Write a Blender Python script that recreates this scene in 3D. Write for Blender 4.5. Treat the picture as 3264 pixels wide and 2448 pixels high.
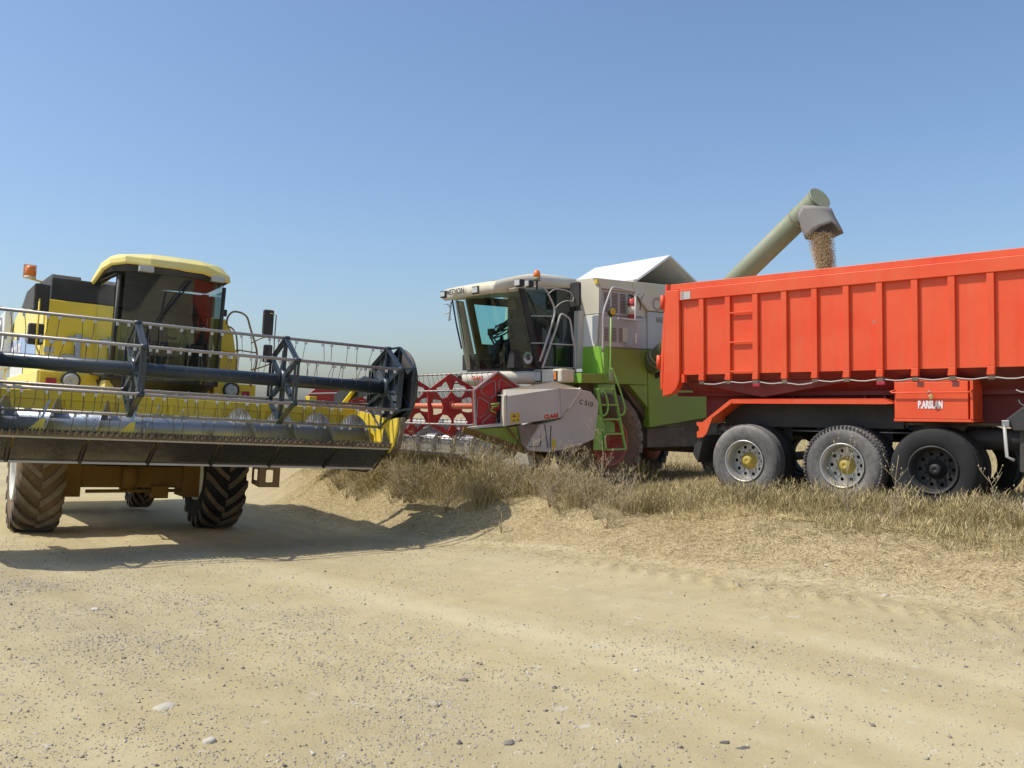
import bpy, bmesh, math, random
import numpy as np
from mathutils import Vector, Matrix
from mathutils.geometry import tessellate_polygon
R = math.radians
random.seed(7); rng = np.random.default_rng(7)
for o in list(bpy.data.objects): bpy.data.objects.remove(o)
scn = bpy.context.scene
col = scn.collection

# ---------------------------------------------------------------- camera, sky, sun, exposure
cam = bpy.data.cameras.new('camera'); co = bpy.data.objects.new('camera', cam); col.objects.link(co)
co.location = (0, 0, 1.7); co.rotation_euler = (R(90 + 1.278), 0, 0)
cam.lens = 31.16; cam.sensor_width = 36; cam.clip_start = .1; cam.clip_end = 6000
scn.camera = co
SUN_EL, SUN_AZ = 57.0, math.degrees(math.atan2(-.985, -.16))     # azimuth clockwise from +Y
w = bpy.data.worlds.new('World'); scn.world = w; w.use_nodes = True
nt = w.node_tree; nt.nodes.clear()
sky = nt.nodes.new('ShaderNodeTexSky'); sky.sky_type = 'NISHITA'; sky.sun_disc = False
sky.sun_elevation = R(SUN_EL); sky.sun_rotation = R(SUN_AZ % 360)
sky.air_density = 1.15; sky.dust_density = 2.3; sky.ozone_density = 5.5; sky.altitude = 300
bg = nt.nodes.new('ShaderNodeBackground'); bg.inputs[1].default_value = .145
ow = nt.nodes.new('ShaderNodeOutputWorld')
nt.links.new(sky.outputs[0], bg.inputs[0]); nt.links.new(bg.outputs[0], ow.inputs[0])
sun = bpy.data.lights.new('sun', 'SUN'); so = bpy.data.objects.new('sun', sun); col.objects.link(so)
sun.energy = 3.65; sun.angle = R(.53); sun.color = (1, .945, .86)
ca = math.cos(R(SUN_EL))
so.rotation_euler = Vector((math.sin(R(SUN_AZ)) * ca, math.cos(R(SUN_AZ)) * ca, math.sin(R(SUN_EL)))).to_track_quat('Z', 'Y').to_euler()
scn.view_settings.view_transform = 'Standard'; scn.view_settings.look = 'None'
scn.view_settings.exposure = .12; scn.view_settings.gamma = 1; scn.view_settings.use_curve_mapping = False

# ---------------------------------------------------------------- materials
def nodes(name):
    m = bpy.data.materials.new(name); m.use_nodes = True
    return m, m.node_tree, m.node_tree.nodes['Principled BSDF']
def noise(t, vec, scale, detail=4, rough=.55):
    n = t.nodes.new('ShaderNodeTexNoise'); n.inputs['Scale'].default_value = scale
    n.inputs['Detail'].default_value = detail; n.inputs['Roughness'].default_value = rough
    if vec is not None: t.links.new(vec, n.inputs['Vector'])
    return n.outputs['Fac']
def ramp(t, fac, a, b):
    r = t.nodes.new('ShaderNodeMapRange'); r.inputs[1].default_value = a; r.inputs[2].default_value = b
    t.links.new(fac, r.inputs[0]); return r.outputs[0]
def math_(t, op, a, b):
    n = t.nodes.new('ShaderNodeMath'); n.operation = op
    for i, x in enumerate((a, b)):
        if isinstance(x, (int, float)): n.inputs[i].default_value = x
        else: t.links.new(x, n.inputs[i])
    return n.outputs[0]
def mix(t, fac, a, b):
    n = t.nodes.new('ShaderNodeMix'); n.data_type = 'RGBA'
    if isinstance(fac, (int, float)): n.inputs[0].default_value = fac
    else: t.links.new(fac, n.inputs[0])
    for i, x in ((6, a), (7, b)):
        if isinstance(x, tuple): n.inputs[i].default_value = (*x, 1)
        else: t.links.new(x, n.inputs[i])
    return n.outputs[2]
def bump(t, bs, h, strength, dist=.01):
    b = t.nodes.new('ShaderNodeBump'); b.inputs['Strength'].default_value = strength; b.inputs['Distance'].default_value = dist
    t.links.new(h, b.inputs['Height']); t.links.new(b.outputs[0], bs.inputs['Normal'])
DUST = (.50, .40, .26)
def paint(name, c, rough=.45, dust=.25, metal=0., fade=None, scale=1., dustcol=DUST, chips=None):
    m, t, b = nodes(name)
    tc = t.nodes.new('ShaderNodeTexCoord').outputs['Object']
    geo = t.nodes.new('ShaderNodeNewGeometry')
    pos = geo.outputs['Position']
    n1 = noise(t, pos, 1.3 * scale, 5); n2 = noise(t, pos, 14 * scale, 6, .65)
    base = mix(t, ramp(t, n1, .35, .7), c, fade or tuple(x * .8 + .03 for x in c))
    d = math_(t, 'MULTIPLY', ramp(t, n1, .3, .75), ramp(t, n2, .25, .75))
    sep = t.nodes.new('ShaderNodeSeparateXYZ'); t.links.new(geo.outputs['Normal'], sep.inputs[0])
    upf = ramp(t, sep.outputs[2], .0, 1.)                          # dust lies on faces that point up
    d = math_(t, 'ADD', math_(t, 'MULTIPLY', d, dust * 1.5), math_(t, 'MULTIPLY', upf, dust * .9))
    d = math_(t, 'ADD', d, dust * .18)
    base = mix(t, d, base, dustcol)
    if chips:
        mp = t.nodes.new('ShaderNodeMapping'); mp.inputs['Scale'].default_value = (7, 7, .8); t.links.new(pos, mp.inputs[0])
        run = noise(t, mp.outputs[0], 1.6, 6, .65)                 # rain and dust runs down the sheet
        base = mix(t, math_(t, 'MULTIPLY', ramp(t, run, .50, .78), .30), base, (.62, .17, .07))
        base = mix(t, math_(t, 'MULTIPLY', ramp(t, run, .42, .25), .35), base, (.50, .045, .015))
        m2_ = t.nodes.new('ShaderNodeMapping'); m2_.inputs['Scale'].default_value = (1.0, 1.0, 16); t.links.new(pos, m2_.inputs[0])
        base = mix(t, math_(t, 'MULTIPLY', ramp(t, noise(t, m2_.outputs[0], 2.2, 6, .7), .66, .72), .30), base, (.70, .22, .12))
        ch = ramp(t, noise(t, pos, 7 * scale, 8, .7), .665, .69)
        base = mix(t, ch, base, chips)
    t.links.new(base, b.inputs['Base Color'])
    t.links.new(ramp(t, n2, 0, 1), b.inputs['Roughness'])
    r = t.nodes.new('ShaderNodeMapRange'); r.inputs[3].default_value = rough - .1; r.inputs[4].default_value = min(1, rough + .25)
    t.links.new(n2, r.inputs[0]); t.links.new(r.outputs[0], b.inputs['Roughness'])
    b.inputs['Metallic'].default_value = metal
    bump(t, b, noise(t, pos, 3.5 * scale, 3), .12, .02)
    return m
def glass(name, tint, refl=.12, alpha_dust=.06):
    m = bpy.data.materials.new(name); m.use_nodes = True; t = m.node_tree; t.nodes.clear()
    tr = t.nodes.new('ShaderNodeBsdfTransparent'); tr.inputs[0].default_value = (*tint, 1)
    gl = t.nodes.new('ShaderNodeBsdfGlossy'); gl.inputs[1].default_value = .03; gl.inputs[0].default_value = (.9, .95, 1, 1)
    df = t.nodes.new('ShaderNodeBsdfDiffuse'); df.inputs[0].default_value = (.42, .40, .34, 1)
    fr = t.nodes.new('ShaderNodeFresnel'); fr.inputs[0].default_value = 1.5
    ms = t.nodes.new('ShaderNodeMixShader'); f = math_(t, 'ADD', fr.outputs[0], refl * .2)
    t.links.new(f, ms.inputs[0]); t.links.new(tr.outputs[0], ms.inputs[1]); t.links.new(gl.outputs[0], ms.inputs[2])
    geo = t.nodes.new('ShaderNodeNewGeometry')
    m2 = t.nodes.new('ShaderNodeMixShader')
    t.links.new(math_(t, 'MULTIPLY', ramp(t, noise(t, geo.outputs['Position'], 2.2, 5), .3, .8), alpha_dust * 2), m2.inputs[0])
    t.links.new(ms.outputs[0], m2.inputs[1]); t.links.new(df.outputs[0], m2.inputs[2])
    o = t.nodes.new('ShaderNodeOutputMaterial'); t.links.new(m2.outputs[0], o.inputs[0])
    return m
M = {}
M['red'] = paint('trailer_red', (.77, .066, .012), .42, .06, fade=(.80, .095, .020), chips=(.30, .20, .17))
M['red2'] = paint('trailer_red_in_shade', (.17, .010, .008), .6, .07)  # darker copy of the trailer red, underside shade put into the colour
M['yellow'] = paint('combine_yellow', (.86, .62, .018), .42, .14, fade=(.80, .60, .06), dustcol=(.60, .50, .25))
M['yellow_pale'] = paint('sun_faded_yellow', (.86, .72, .16), .5, .12, fade=(.84, .72, .28), dustcol=(.66, .56, .34))
M['yellow_dirty'] = paint('dirty_axle_yellow', (.20, .11, .012), .8, .5, dustcol=(.09, .06, .03))
M['blue_decal'] = paint('light_blue_decal', (.33, .47, .72), .4, .12)
M['white'] = paint('white_paint', (.80, .80, .77), .4, .10, dustcol=(.6, .5, .3))
M['cream'] = paint('cream_panel', (.66, .64, .54), .42, .22, fade=(.70, .62, .42), dustcol=(.58, .47, .27))
M['grey_panel'] = paint('beige_grey_panel', (.56, .55, .51), .45, .13)
M['green'] = paint('lime_green', (.20, .50, .030), .4, .12, fade=(.24, .50, .05))
M['olive'] = paint('dusty_shaded_green', (.22, .36, .022), .5, .42, dustcol=(.32, .25, .08))  # dusty green with the shade of the side panels put into the colour
M['pale_green'] = paint('pale_green_paint', (.22, .25, .15), .5, .25, dustcol=(.42, .38, .26))
M['ladder_green'] = paint('ladder_green', (.28, .58, .10), .45, .2)
M['dark'] = paint('black_plastic_and_shade', (.012, .012, .013), .5, .03)  # black plastic; also paints the shade behind the trailer fender and wheels
M['black_dusty'] = paint('dusty_black', (.022, .022, .022), .6, .10)
M['brown_dark'] = paint('dirty_underbody', (.06, .045, .03), .8, .35)
M['steel'] = paint('worn_steel', (.42, .43, .45), .28, .10, metal=.9)
M['auger'] = paint('auger_steel', (.30, .36, .46), .34, .12, metal=.55, dustcol=(.40, .36, .28))
M['skid'] = paint('scoured_skid_steel', (.22, .20, .175), .17, .05, metal=1.)
M['bat'] = paint('reel_bat_tube', (.34, .33, .33), .42, .25, metal=.5)
M['clip'] = paint('bright_clip', (.58, .58, .56), .3, .05)
M['tine'] = paint('tine_wire', (.12, .11, .10), .5, .1, metal=.5)
M['blueblack'] = paint('dark_blue_reel_paint', (.016, .032, .048), .26, .06, dustcol=(.25, .25, .24))
M['reel_red'] = paint('reel_red', (.42, .012, .016), .4, .10, fade=(.50, .03, .02))
M['reel_orange'] = paint('orange_red_tube', (.78, .17, .07), .45, .12)
M['knife'] = paint('rusty_knife', (.14, .10, .075), .5, .35, metal=.4)
M['rim_silver'] = paint('silver_rim', (.50, .50, .48), .32, .18, metal=.6)
M['rim_white'] = paint('white_rim', (.74, .73, .68), .5, .12)
M['rim_red'] = paint('red_rim', (.42, .03, .02), .55, .35)
M['hub_yellow'] = paint('yellow_hub', (.50, .36, .02), .6, .2)
M['rubber'] = paint('dusty_rubber', (.045, .045, .045), .85, .5, dustcol=(.36, .33, .29))
M['rubber_mud'] = paint('muddy_rubber', (.05, .042, .035), .85, .55, dustcol=(.34, .22, .10))
M['rubber_dark'] = paint('dark_rubber', (.008, .008, .008), .95, .012)  # near black; on the third trailer wheel it stands for shade
M['lug'] = paint('lug_rubber', (.07, .062, .052), .8, .5, dustcol=(.36, .29, .19))
M['brown_rail'] = paint('brown_handrail', (.30, .18, .07), .5, .25)
M['grey_rail'] = paint('grey_handrail', (.48, .47, .44), .45, .15)
M['canvas'] = paint('grey_canvas', (.25, .255, .25), .95, .15)
M['orange_lens'] = paint('orange_lens', (.85, .22, .03), .25, .05)
M['red_lens'] = paint('red_lens', (.45, .01, .04), .25, .03)
M['clear_lens'] = paint('headlight_lens', (.55, .55, .52), .12, .03)
M['ext_red'] = paint('extinguisher_red', (.62, .05, .035), .35, .08)
M['lettering_red'] = paint('red_lettering', (.60, .04, .02), .5, .05)
M['lettering_dark'] = paint('dark_lettering', (.06, .06, .06), .5, .1)
M['lettering_white'] = paint('white_lettering', (.85, .82, .82), .6, .03)
M['lettering_faded'] = paint('faded_red_lettering', (.50, .36, .28), .6, .1)
M['lettering_faint'] = paint('faint_grey_lettering', (.30, .27, .24), .6, .1)
M['sticker_yellow'] = paint('yellow_sticker', (.72, .50, .02), .5, .1)
M['brass'] = paint('brass_padlock', (.60, .45, .16), .3, .1, metal=.7)
M['cloth'] = paint('dark_clothes', (.03, .035, .05), .9, .02)
M['skin'] = paint('skin', (.30, .17, .11), .6, .0)
M['glass_y'] = glass('smoked_glass', (.50, .56, .53), .10, .05)
M['glass_c'] = glass('teal_glass', (.58, .84, .82), .06, .012)
M['grain'] = paint('wheat_grain', (.66, .50, .30), .8, .1, scale=6, dustcol=(.62, .47, .26))
def attr_mat(name, stops, rough=.9, trans=0.):
    m, t, b = nodes(name)
    a = t.nodes.new('ShaderNodeAttribute'); a.attribute_name = 'shade'
    cr = t.nodes.new('ShaderNodeValToRGB'); e = cr.color_ramp.elements
    while len(e) > 1: e.remove(e[-1])
    e[0].position = stops[0][0]; e[0].color = (*stops[0][1], 1)
    for p, c in stops[1:]:
        q = e.new(p); q.color = (*c, 1)
    t.links.new(a.outputs['Fac'], cr.inputs[0]); t.links.new(cr.outputs[0], b.inputs['Base Color'])
    b.inputs['Roughness'].default_value = rough
    b.inputs['Specular IOR Level'].default_value = .2
    return m
M['grass'] = attr_mat('dry_grass', [(0, (.16, .12, .05)), (.2, (.22, .20, .085)), (.38, (.33, .29, .14)), (.6, (.52, .41, .20)), (1, (.66, .54, .30))])
M['stone'] = attr_mat('gravel_stone', [(0, (.12, .11, .10)), (.4, (.29, .26, .20)), (.75, (.44, .39, .29)), (1, (.58, .54, .44))], .8)

# ground: pale dust road, straw covered verge and field (attribute 'verge' is where the straw lies)
def ground_mat():
    m, t, b = nodes('dusty_ground')
    pos = t.nodes.new('ShaderNodeNewGeometry').outputs['Position']
    at = t.nodes.new('ShaderNodeAttribute'); at.attribute_name = 'verge'
    big = noise(t, pos, .35, 4); mid = noise(t, pos, 2.2, 6, .6); fine = noise(t, pos, 38, 6, .7); fine2 = noise(t, pos, 150, 4, .7)
    c = mix(t, ramp(t, big, .35, .65), (.46, .375, .195), (.43, .36, .21))
    c = mix(t, ramp(t, mid, .45, .75), c, (.50, .42, .24))
    c = mix(t, math_(t, 'MULTIPLY', ramp(t, fine, .55, .75), .5), c, (.53, .46, .32))
    c = mix(t, math_(t, 'MULTIPLY', ramp(t, fine2, .58, .72), .55), c, (.33, .29, .22))
    st = t.nodes.new('ShaderNodeAttribute'); st.attribute_name = 'streak'
    c = mix(t, math_(t, 'MULTIPLY', ramp(t, st.outputs['Fac'], .5, .85), .75), c, (.56, .48, .29))
    c = mix(t, math_(t, 'MULTIPLY', ramp(t, st.outputs['Fac'], .45, .15), .55), c, (.36, .295, .16))
    # chalky patches
    c = mix(t, math_(t, 'MULTIPLY', ramp(t, noise(t, pos, 5.5, 3), .66, .72), .55), c, (.56, .53, .44))
    vo = t.nodes.new('ShaderNodeTexVoronoi'); vo.inputs['Scale'].default_value = 28; t.links.new(pos, vo.inputs['Vector'])
    s = mix(t, ramp(t, noise(t, pos, 3.5, 5, .7), .3, .7), (.38, .31, .17), (.54, .44, .25))
    s = mix(t, ramp(t, noise(t, pos, 45, 5, .8), .45, .62), s, (.20, .15, .075))
    f = ramp(t, math_(t, 'ADD', at.outputs['Fac'], math_(t, 'MULTIPLY', math_(t, 'SUBTRACT', mid, .5), .9)), .35, .75)
    c = mix(t, f, c, s)
    t.links.new(c, b.inputs['Base Color']); b.inputs['Roughness'].default_value = .95
    b.inputs['Specular IOR Level'].default_value = .15
    h = math_(t, 'ADD', math_(t, 'MULTIPLY', fine, .7), math_(t, 'MULTIPLY', fine2, .25))
    h = math_(t, 'ADD', h, math_(t, 'MULTIPLY', mid, 1.5))
    bump(t, b, h, .55, .02)
    return m
M['ground'] = ground_mat()

# ---------------------------------------------------------------- mesh helpers
SPLIT = {'cab_pillars', 'window_frame', 'suspension_bracket', 'handrail', 'latch_bracket', 'reel_arm', 'underframe', 'scuff_strip', 'warning_symbol', 'tank_rim', 'wiper_arm', 'deck_brace', 'mirror_arm', 'cab_side_wall', 'toolbox_frame', 'air_hoses', 'wiper_hoses', 'hydraulic_hoses', 'pressed_ribs', 'feeder_rail', 'divider_runner', 'wall_cap', 'beam_flange', 'strap', 'work_lamp', 'auger_flange', 'auger_end_cap', 'bumper_tray'}
class MB:
    def __init__(s): s.v = []; s.f = []; s.sm = []
    def add(s, vs, fs, smooth=False):
        k = len(s.v); s.v += [tuple(p) for p in vs]
        s.f += [tuple(i + k for i in f) for f in fs]; s.sm += [smooth] * len(fs); return s
    def box(s, x0, x1, y0, y1, z0, z1):
        vs = [(x, y, z) for x in (x0, x1) for y in (y0, y1) for z in (z0, z1)]
        return s.add(vs, [(0, 1, 3, 2), (4, 6, 7, 5), (0, 4, 5, 1), (2, 3, 7, 6), (0, 2, 6, 4), (1, 5, 7, 3)])
    def beam(s, p, q, wd, ht, up=(0, 0, 1)):
        p = Vector(p); q = Vector(q); d = (q - p).normalized(); u = Vector(up)
        a = d.cross(u)
        if a.length < 1e-4: a = d.cross(Vector((1, 0, 0)))
        a.normalize(); u = a.cross(d).normalized()
        vs = [c + a * i * wd / 2 + u * j * ht / 2 for c in (p, q) for i in (-1, 1) for j in (-1, 1)]
        return s.add(vs, [(0, 1, 3, 2), (4, 6, 7, 5), (0, 4, 5, 1), (2, 3, 7, 6), (0, 2, 6, 4), (1, 5, 7, 3)])
    def tube(s, pts, r, n=8, r2=None):
        pts = [Vector(p) for p in pts]; vs = []; L = len(pts); prev = None
        for i, p in enumerate(pts):
            d = (pts[min(i + 1, L - 1)] - pts[max(i - 1, 0)]).normalized()
            a = prev - d * prev.dot(d) if prev else d.cross(Vector((0, 0, 1)) if abs(d.z) < .9 else Vector((1, 0, 0)))
            a.normalize(); prev = a; b = d.cross(a)
            rr = r + ((r2 if r2 is not None else r) - r) * i / max(1, L - 1)
            vs += [p + (a * math.cos(2 * math.pi * k / n) + b * math.sin(2 * math.pi * k / n)) * rr for k in range(n)]
        fs = [(i * n + k, i * n + (k + 1) % n, (i + 1) * n + (k + 1) % n, (i + 1) * n + k) for i in range(L - 1) for k in range(n)]
        s.add(vs, fs, True); k = len(s.v) - len(vs)
        s.f += [tuple(k + j for j in range(n)), tuple(k + (L - 1) * n + j for j in range(n))]; s.sm += [False, False]
        return s
    def lathe(s, prof, c=(0, 0, 0), n=32, axis='y', closed=True, smooth=True):
        vs = []
        for k in range(n):
            t = 2 * math.pi * k / n
            for r, h in prof:
                if axis == 'y': vs.append((c[0] + r * math.cos(t), c[1] + h, c[2] + r * math.sin(t)))
                elif axis == 'z': vs.append((c[0] + r * math.cos(t), c[1] + r * math.sin(t), c[2] + h))
                else: vs.append((c[0] + h, c[1] + r * math.cos(t), c[2] + r * math.sin(t)))
        L = len(prof); fs = []
        for k in range(n):
            for i in range(L if closed else L - 1):
                a, b = i, (i + 1) % L; k2 = (k + 1) % n
                fs.append((k * L + a, k * L + b, k2 * L + b, k2 * L + a))
        return s.add(vs, fs, smooth)
    def prism(s, poly, axis, a, b, holes=()):
        def P(p, h): return (h, p[0], p[1]) if axis == 'x' else (p[0], h, p[1]) if axis == 'y' else (p[0], p[1], h)
        loops = [list(poly)] + [list(h) for h in holes]
        if holes:
            tri = tessellate_polygon([[Vector((p[0], p[1], 0)) for p in l] for l in loops])
        flat = [p for l in loops for p in l]; n = len(flat)
        vs = [P(p, a) for p in flat] + [P(p, b) for p in flat]
        if holes: fs = [tuple(t) for t in tri] + [tuple(i + n for i in t) for t in tri]
        else: fs = [tuple(range(n)), tuple(range(n, 2 * n))]
        k = 0
        for l in loops:
            L = len(l); fs += [(k + i, k + (i + 1) % L, n + k + (i + 1) % L, n + k + i) for i in range(L)]; k += L
        return s.add(vs, fs)
    def hull(s, A, B):                                # two matching loops joined, both capped
        n = len(A); return s.add(list(A) + list(B), [tuple(range(n)), tuple(range(n, 2 * n))] + [(i, (i + 1) % n, n + (i + 1) % n, n + i) for i in range(n)])
    def mesh(s, name):
        me = bpy.data.meshes.new(name); me.from_pydata(s.v, [], s.f)
        me.polygons.foreach_set('use_smooth', s.sm)
        bm = bmesh.new(); bm.from_mesh(me); bmesh.ops.recalc_face_normals(bm, faces=bm.faces); bm.to_mesh(me); bm.free()
        return me
    def parts(s):
        par = list(range(len(s.v)))
        def find(a):
            while par[a] != a: par[a] = par[par[a]]; a = par[a]
            return a
        for f in s.f:
            for i in f[1:]: par[find(i)] = find(f[0])
        g = {}
        for f, q in zip(s.f, s.sm): g.setdefault(find(f[0]), []).append((f, q))
        out = []
        for fs in g.values():
            ids = sorted({i for f, _ in fs for i in f}); mp = {i: k for k, i in enumerate(ids)}
            b = MB(); b.v = [s.v[i] for i in ids]; b.f = [tuple(mp[i] for i in f) for f, _ in fs]; b.sm = [q for _, q in fs]; out.append(b)
        return out
    def build(s, name, m, parent=None, bevel=0, label=None, loc=None, kind=None, split=True):
        if name in SPLIT and split:
            new = name.replace('cab_pillars', 'cab_pillar').replace('wiper_hoses', 'wiper_hose').replace('hydraulic_hoses', 'hydraulic_hose').replace('air_hoses', 'air_hose').replace('pressed_ribs', 'pressed_rib')
            for b in s.parts(): o = b.build(new, m, parent, bevel, label, loc, kind, False)
            return o
        me = s.mesh(name); me.materials.append(M[m] if isinstance(m, str) else m)
        o = bpy.data.objects.new(name, me); col.objects.link(o)
        if parent: o.parent = parent
        if loc: o.location = loc
        if bevel:
            b = o.modifiers.new('bevel', 'BEVEL'); b.width = bevel; b.segments = 2; b.limit_method = 'ANGLE'; b.angle_limit = R(35)
        if label: o['label'] = label
        if kind: o['kind'] = kind
        return o
def B(): return MB()
def root(name, label, cat, O, ax=None, group=None):
    o = bpy.data.objects.new(name, None); col.objects.link(o); o.empty_display_size = .3
    if ax:
        x = Vector(ax[0]).normalized(); y = Vector(ax[1]); y = (y - x * y.dot(x)).normalized(); z = x.cross(y)
        m = Matrix((x, y, z)).transposed().to_4x4(); m.translation = Vector(O); o.matrix_world = m
    else: o.location = O
    o['label'] = label; o['category'] = cat
    if group: o['group'] = group
    return o
def tag(o, label=None, cat=None, group=None, kind=None):
    for k, v in (('label', label), ('category', cat), ('group', group), ('kind', kind)):
        if v: o[k] = v
    return o
def inst(o, loc=None, rot=None, parent=None, name=None):
    c = o.copy(); col.objects.link(c)
    if loc: c.location = loc
    if rot: c.rotation_euler = rot
    if parent: c.parent = parent
    if name: c.name = name
    return c
def lettering(name, s, size, m, parent, origin, xax, zax, depth=.004, bold=0., shear=0., sx=1., spacing=1.):
    c = bpy.data.curves.new(name, 'FONT'); c.body = s; c.size = size; c.extrude = depth / 2; c.offset = bold; c.shear = shear; c.space_character = spacing
    c.resolution_u = 3
    t = bpy.data.objects.new(name, c); col.objects.link(t)
    dg = bpy.context.evaluated_depsgraph_get(); me = bpy.data.meshes.new_from_object(t.evaluated_get(dg))
    bpy.data.objects.remove(t); me.materials.clear(); me.materials.append(M[m])
    x = Vector(xax).normalized(); u = Vector(zax).normalized(); nn = x.cross(u)
    mt = Matrix((x * sx, u, nn)).transposed().to_4x4(); mt.translation = Vector(origin)
    me.transform(mt)
    o = bpy.data.objects.new(name, me); col.objects.link(o); o.parent = parent
    return o

# ---------------------------------------------------------------- terrain
def sstep(a, b, x):
    t = np.clip((x - a) / (b - a), 0, 1); return t * t * (3 - 2 * t)
EDGE = np.array([(-30, 60), (-9, 27.5), (-5.8, 20.8), (-4.3, 17.3), (-2.7, 14.95), (-1.5, 13.5), (-.4, 12.5), (.5, 11.6), (1.45, 10.5), (2.55, 9.4), (3.55, 8.55), (4.5, 7.5), (7, 4.6), (12, -2), (40, -40)], float)
def edge_d(X, Y):                                   # signed distance to the edge of the road, positive on the verge
    X = np.asarray(X, float); Y = np.asarray(Y, float)
    best = np.full(X.shape, 1e9); sgn = np.ones(X.shape)
    for (ax, ay), (bx, by) in zip(EDGE[:-1], EDGE[1:]):
        dx, dy = bx - ax, by - ay; L = dx * dx + dy * dy
        t = np.clip(((X - ax) * dx + (Y - ay) * dy) / L, 0, 1)
        px, py = X - ax - t * dx, Y - ay - t * dy; d = np.hypot(px, py)
        cr = dx * py - dy * px
        sgn = np.where(d < best, np.sign(cr), sgn); best = np.minimum(best, d)
    return best * np.where(sgn == 0, 1, sgn)
def vnoise(X, Y, seed=0):
    X = np.asarray(X, float); Y = np.asarray(Y, float)
    xi = np.floor(X).astype(np.int64); yi = np.floor(Y).astype(np.int64); fx = X - xi; fy = Y - yi
    fx = fx * fx * (3 - 2 * fx); fy = fy * fy * (3 - 2 * fy)
    def h(a, b):
        n = (a * 374761393 + b * 668265263 + seed * 974711) & 0xffffffff
        n = ((n ^ (n >> 13)) * 1274126177) & 0xffffffff
        return ((n ^ (n >> 16)) & 0xffff) / 65535.
    return (h(xi, yi) * (1 - fx) + h(xi + 1, yi) * fx) * (1 - fy) + (h(xi, yi + 1) * (1 - fx) + h(xi + 1, yi + 1) * fx) * fy
def zg(X, Y, fine=True):
    X = np.asarray(X, float); Y = np.asarray(Y, float)
    d = edge_d(X, Y)
    Xc = np.clip(X, -14, 3); Yc = np.clip(Y, 3, 20)
    P = -.28 - .03 * (Xc + 6.1) - .045 * (Yc - 14.15)
    Q = -.03 - .012 * (Yc - 5)
    k = sstep(-2.6, 1.4, X)
    road = P * (1 - k) + Q * k
    road = road * (1 - sstep(22, 60, Y)) - .05 * sstep(22, 60, Y)
    u = .676 * X + .737 * Y
    u0 = 12.9 + 1.9 * sstep(2.5, 4.5, X)
    plate = .04 + .28 * sstep(1.4, 3.2, X) * (1 - sstep(u0, u0 + 1.6, u))
    plate = plate + .30 * sstep(-6.5, -2.5, X) * (1 - sstep(.8, 2.4, X)) * np.exp(-((d - 1.1) / .75) ** 2)
    z = road + (plate - road) * sstep(-.25, 1.3, d)
    if fine:
        # ruts that follow the road
        on = 1 - sstep(-.3, .3, d)
        z = z + on * (.022 * (vnoise(d * 2.4 + .3 * vnoise(X * .5, Y * .5, 62), (X * .70 - Y * .71) * .10, 61) - .5) + .012 * (vnoise(d * 1.6, X * .12 + Y * .1, 3) - .5) + .010 * (vnoise(d * 5, X * .3, 5) - .5))
        z = z + on * .018 * (vnoise(X * 1.3, Y * 1.3, 1) - .5) + .008 * (vnoise(X * 6, Y * 6, 2) - .5) + on * .005 * (vnoise(X * 17, Y * 17, 9) - .5)
        off = sstep(-.1, .5, d)
        z = z + off * (.07 * (vnoise(X * 1.1, Y * 1.1, 4) - .5) + .05 * (vnoise(X * 4, Y * 4, 6) - .5))
        # tyre tread prints pressed into the soft edge
        al = X * .70 - Y * .71
        for dc, sg in ((-.75, 1), (-1.5, -1)):
            lane = np.exp(-((d - dc) / .17) ** 2)
            z = z + lane * on * sstep(-.5, 1.5, X) * (.034 * sstep(-.1, .8, np.sin(al * 24 + sg * (d - dc) * 14)) - .014)
    return z
def build_ground():
    xs = np.concatenate([-np.geomspace(9, 900, 46)[::-1][:-1], np.arange(-9, 9, .05), np.geomspace(9, 900, 46)])
    ys = np.concatenate([[-80, -30, -10, -3, 0, 1.5, 2.4], np.arange(3, 18, .05), np.geomspace(18, 2500, 110)])
    X, Y = np.meshgrid(xs, ys); Z = zg(X, Y)
    d = edge_d(X, Y); nx, ny = len(xs), len(ys)
    V = np.stack([X.ravel(), Y.ravel(), Z.ravel()], 1)
    i = np.arange(nx * ny).reshape(ny, nx)
    F = np.stack([i[:-1, :-1].ravel(), i[:-1, 1:].ravel(), i[1:, 1:].ravel(), i[1:, :-1].ravel()], 1)
    dc = (d[:-1, :-1].ravel() + d[1:, 1:].ravel()) / 2
    ver = sstep(-.9, .9, d).ravel() + .25 * sstep(1, 5, d).ravel()
    al = (X * .70 - Y * .71)
    stk = (.55 * vnoise(d * 2.4 + .3 * vnoise(X * .5, Y * .5, 62), al * .10, 61) + .30 * vnoise(d * 6.0, al * .16, 63) + .15 * vnoise(X * 5, Y * 5, 64)).ravel()
    for name, sel in (('dirt_road', dc <= .15), ('field', dc > .15)):
        f = F[sel]; used, inv = np.unique(f, return_inverse=True); f = inv.reshape(-1, 4)
        me = bpy.data.meshes.new(name); me.vertices.add(len(used)); me.vertices.foreach_set('co', V[used].ravel())
        me.loops.add(f.size); me.loops.foreach_set('vertex_index', f.ravel().astype(np.int32))
        me.polygons.add(len(f)); me.polygons.foreach_set('loop_start', np.arange(0, f.size, 4, dtype=np.int32))
        me.polygons.foreach_set('use_smooth', np.ones(len(f), bool))
        a = me.attributes.new('verge', 'FLOAT', 'POINT'); a.data.foreach_set('value', ver[used].astype(np.float32))
        a = me.attributes.new('streak', 'FLOAT', 'POINT'); a.data.foreach_set('value', stk[used].astype(np.float32))
        me.update(calc_edges=True); me.materials.append(M['ground'])
        o = bpy.data.objects.new(name, me); col.objects.link(o); o['kind'] = 'structure'
build_ground()
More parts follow.
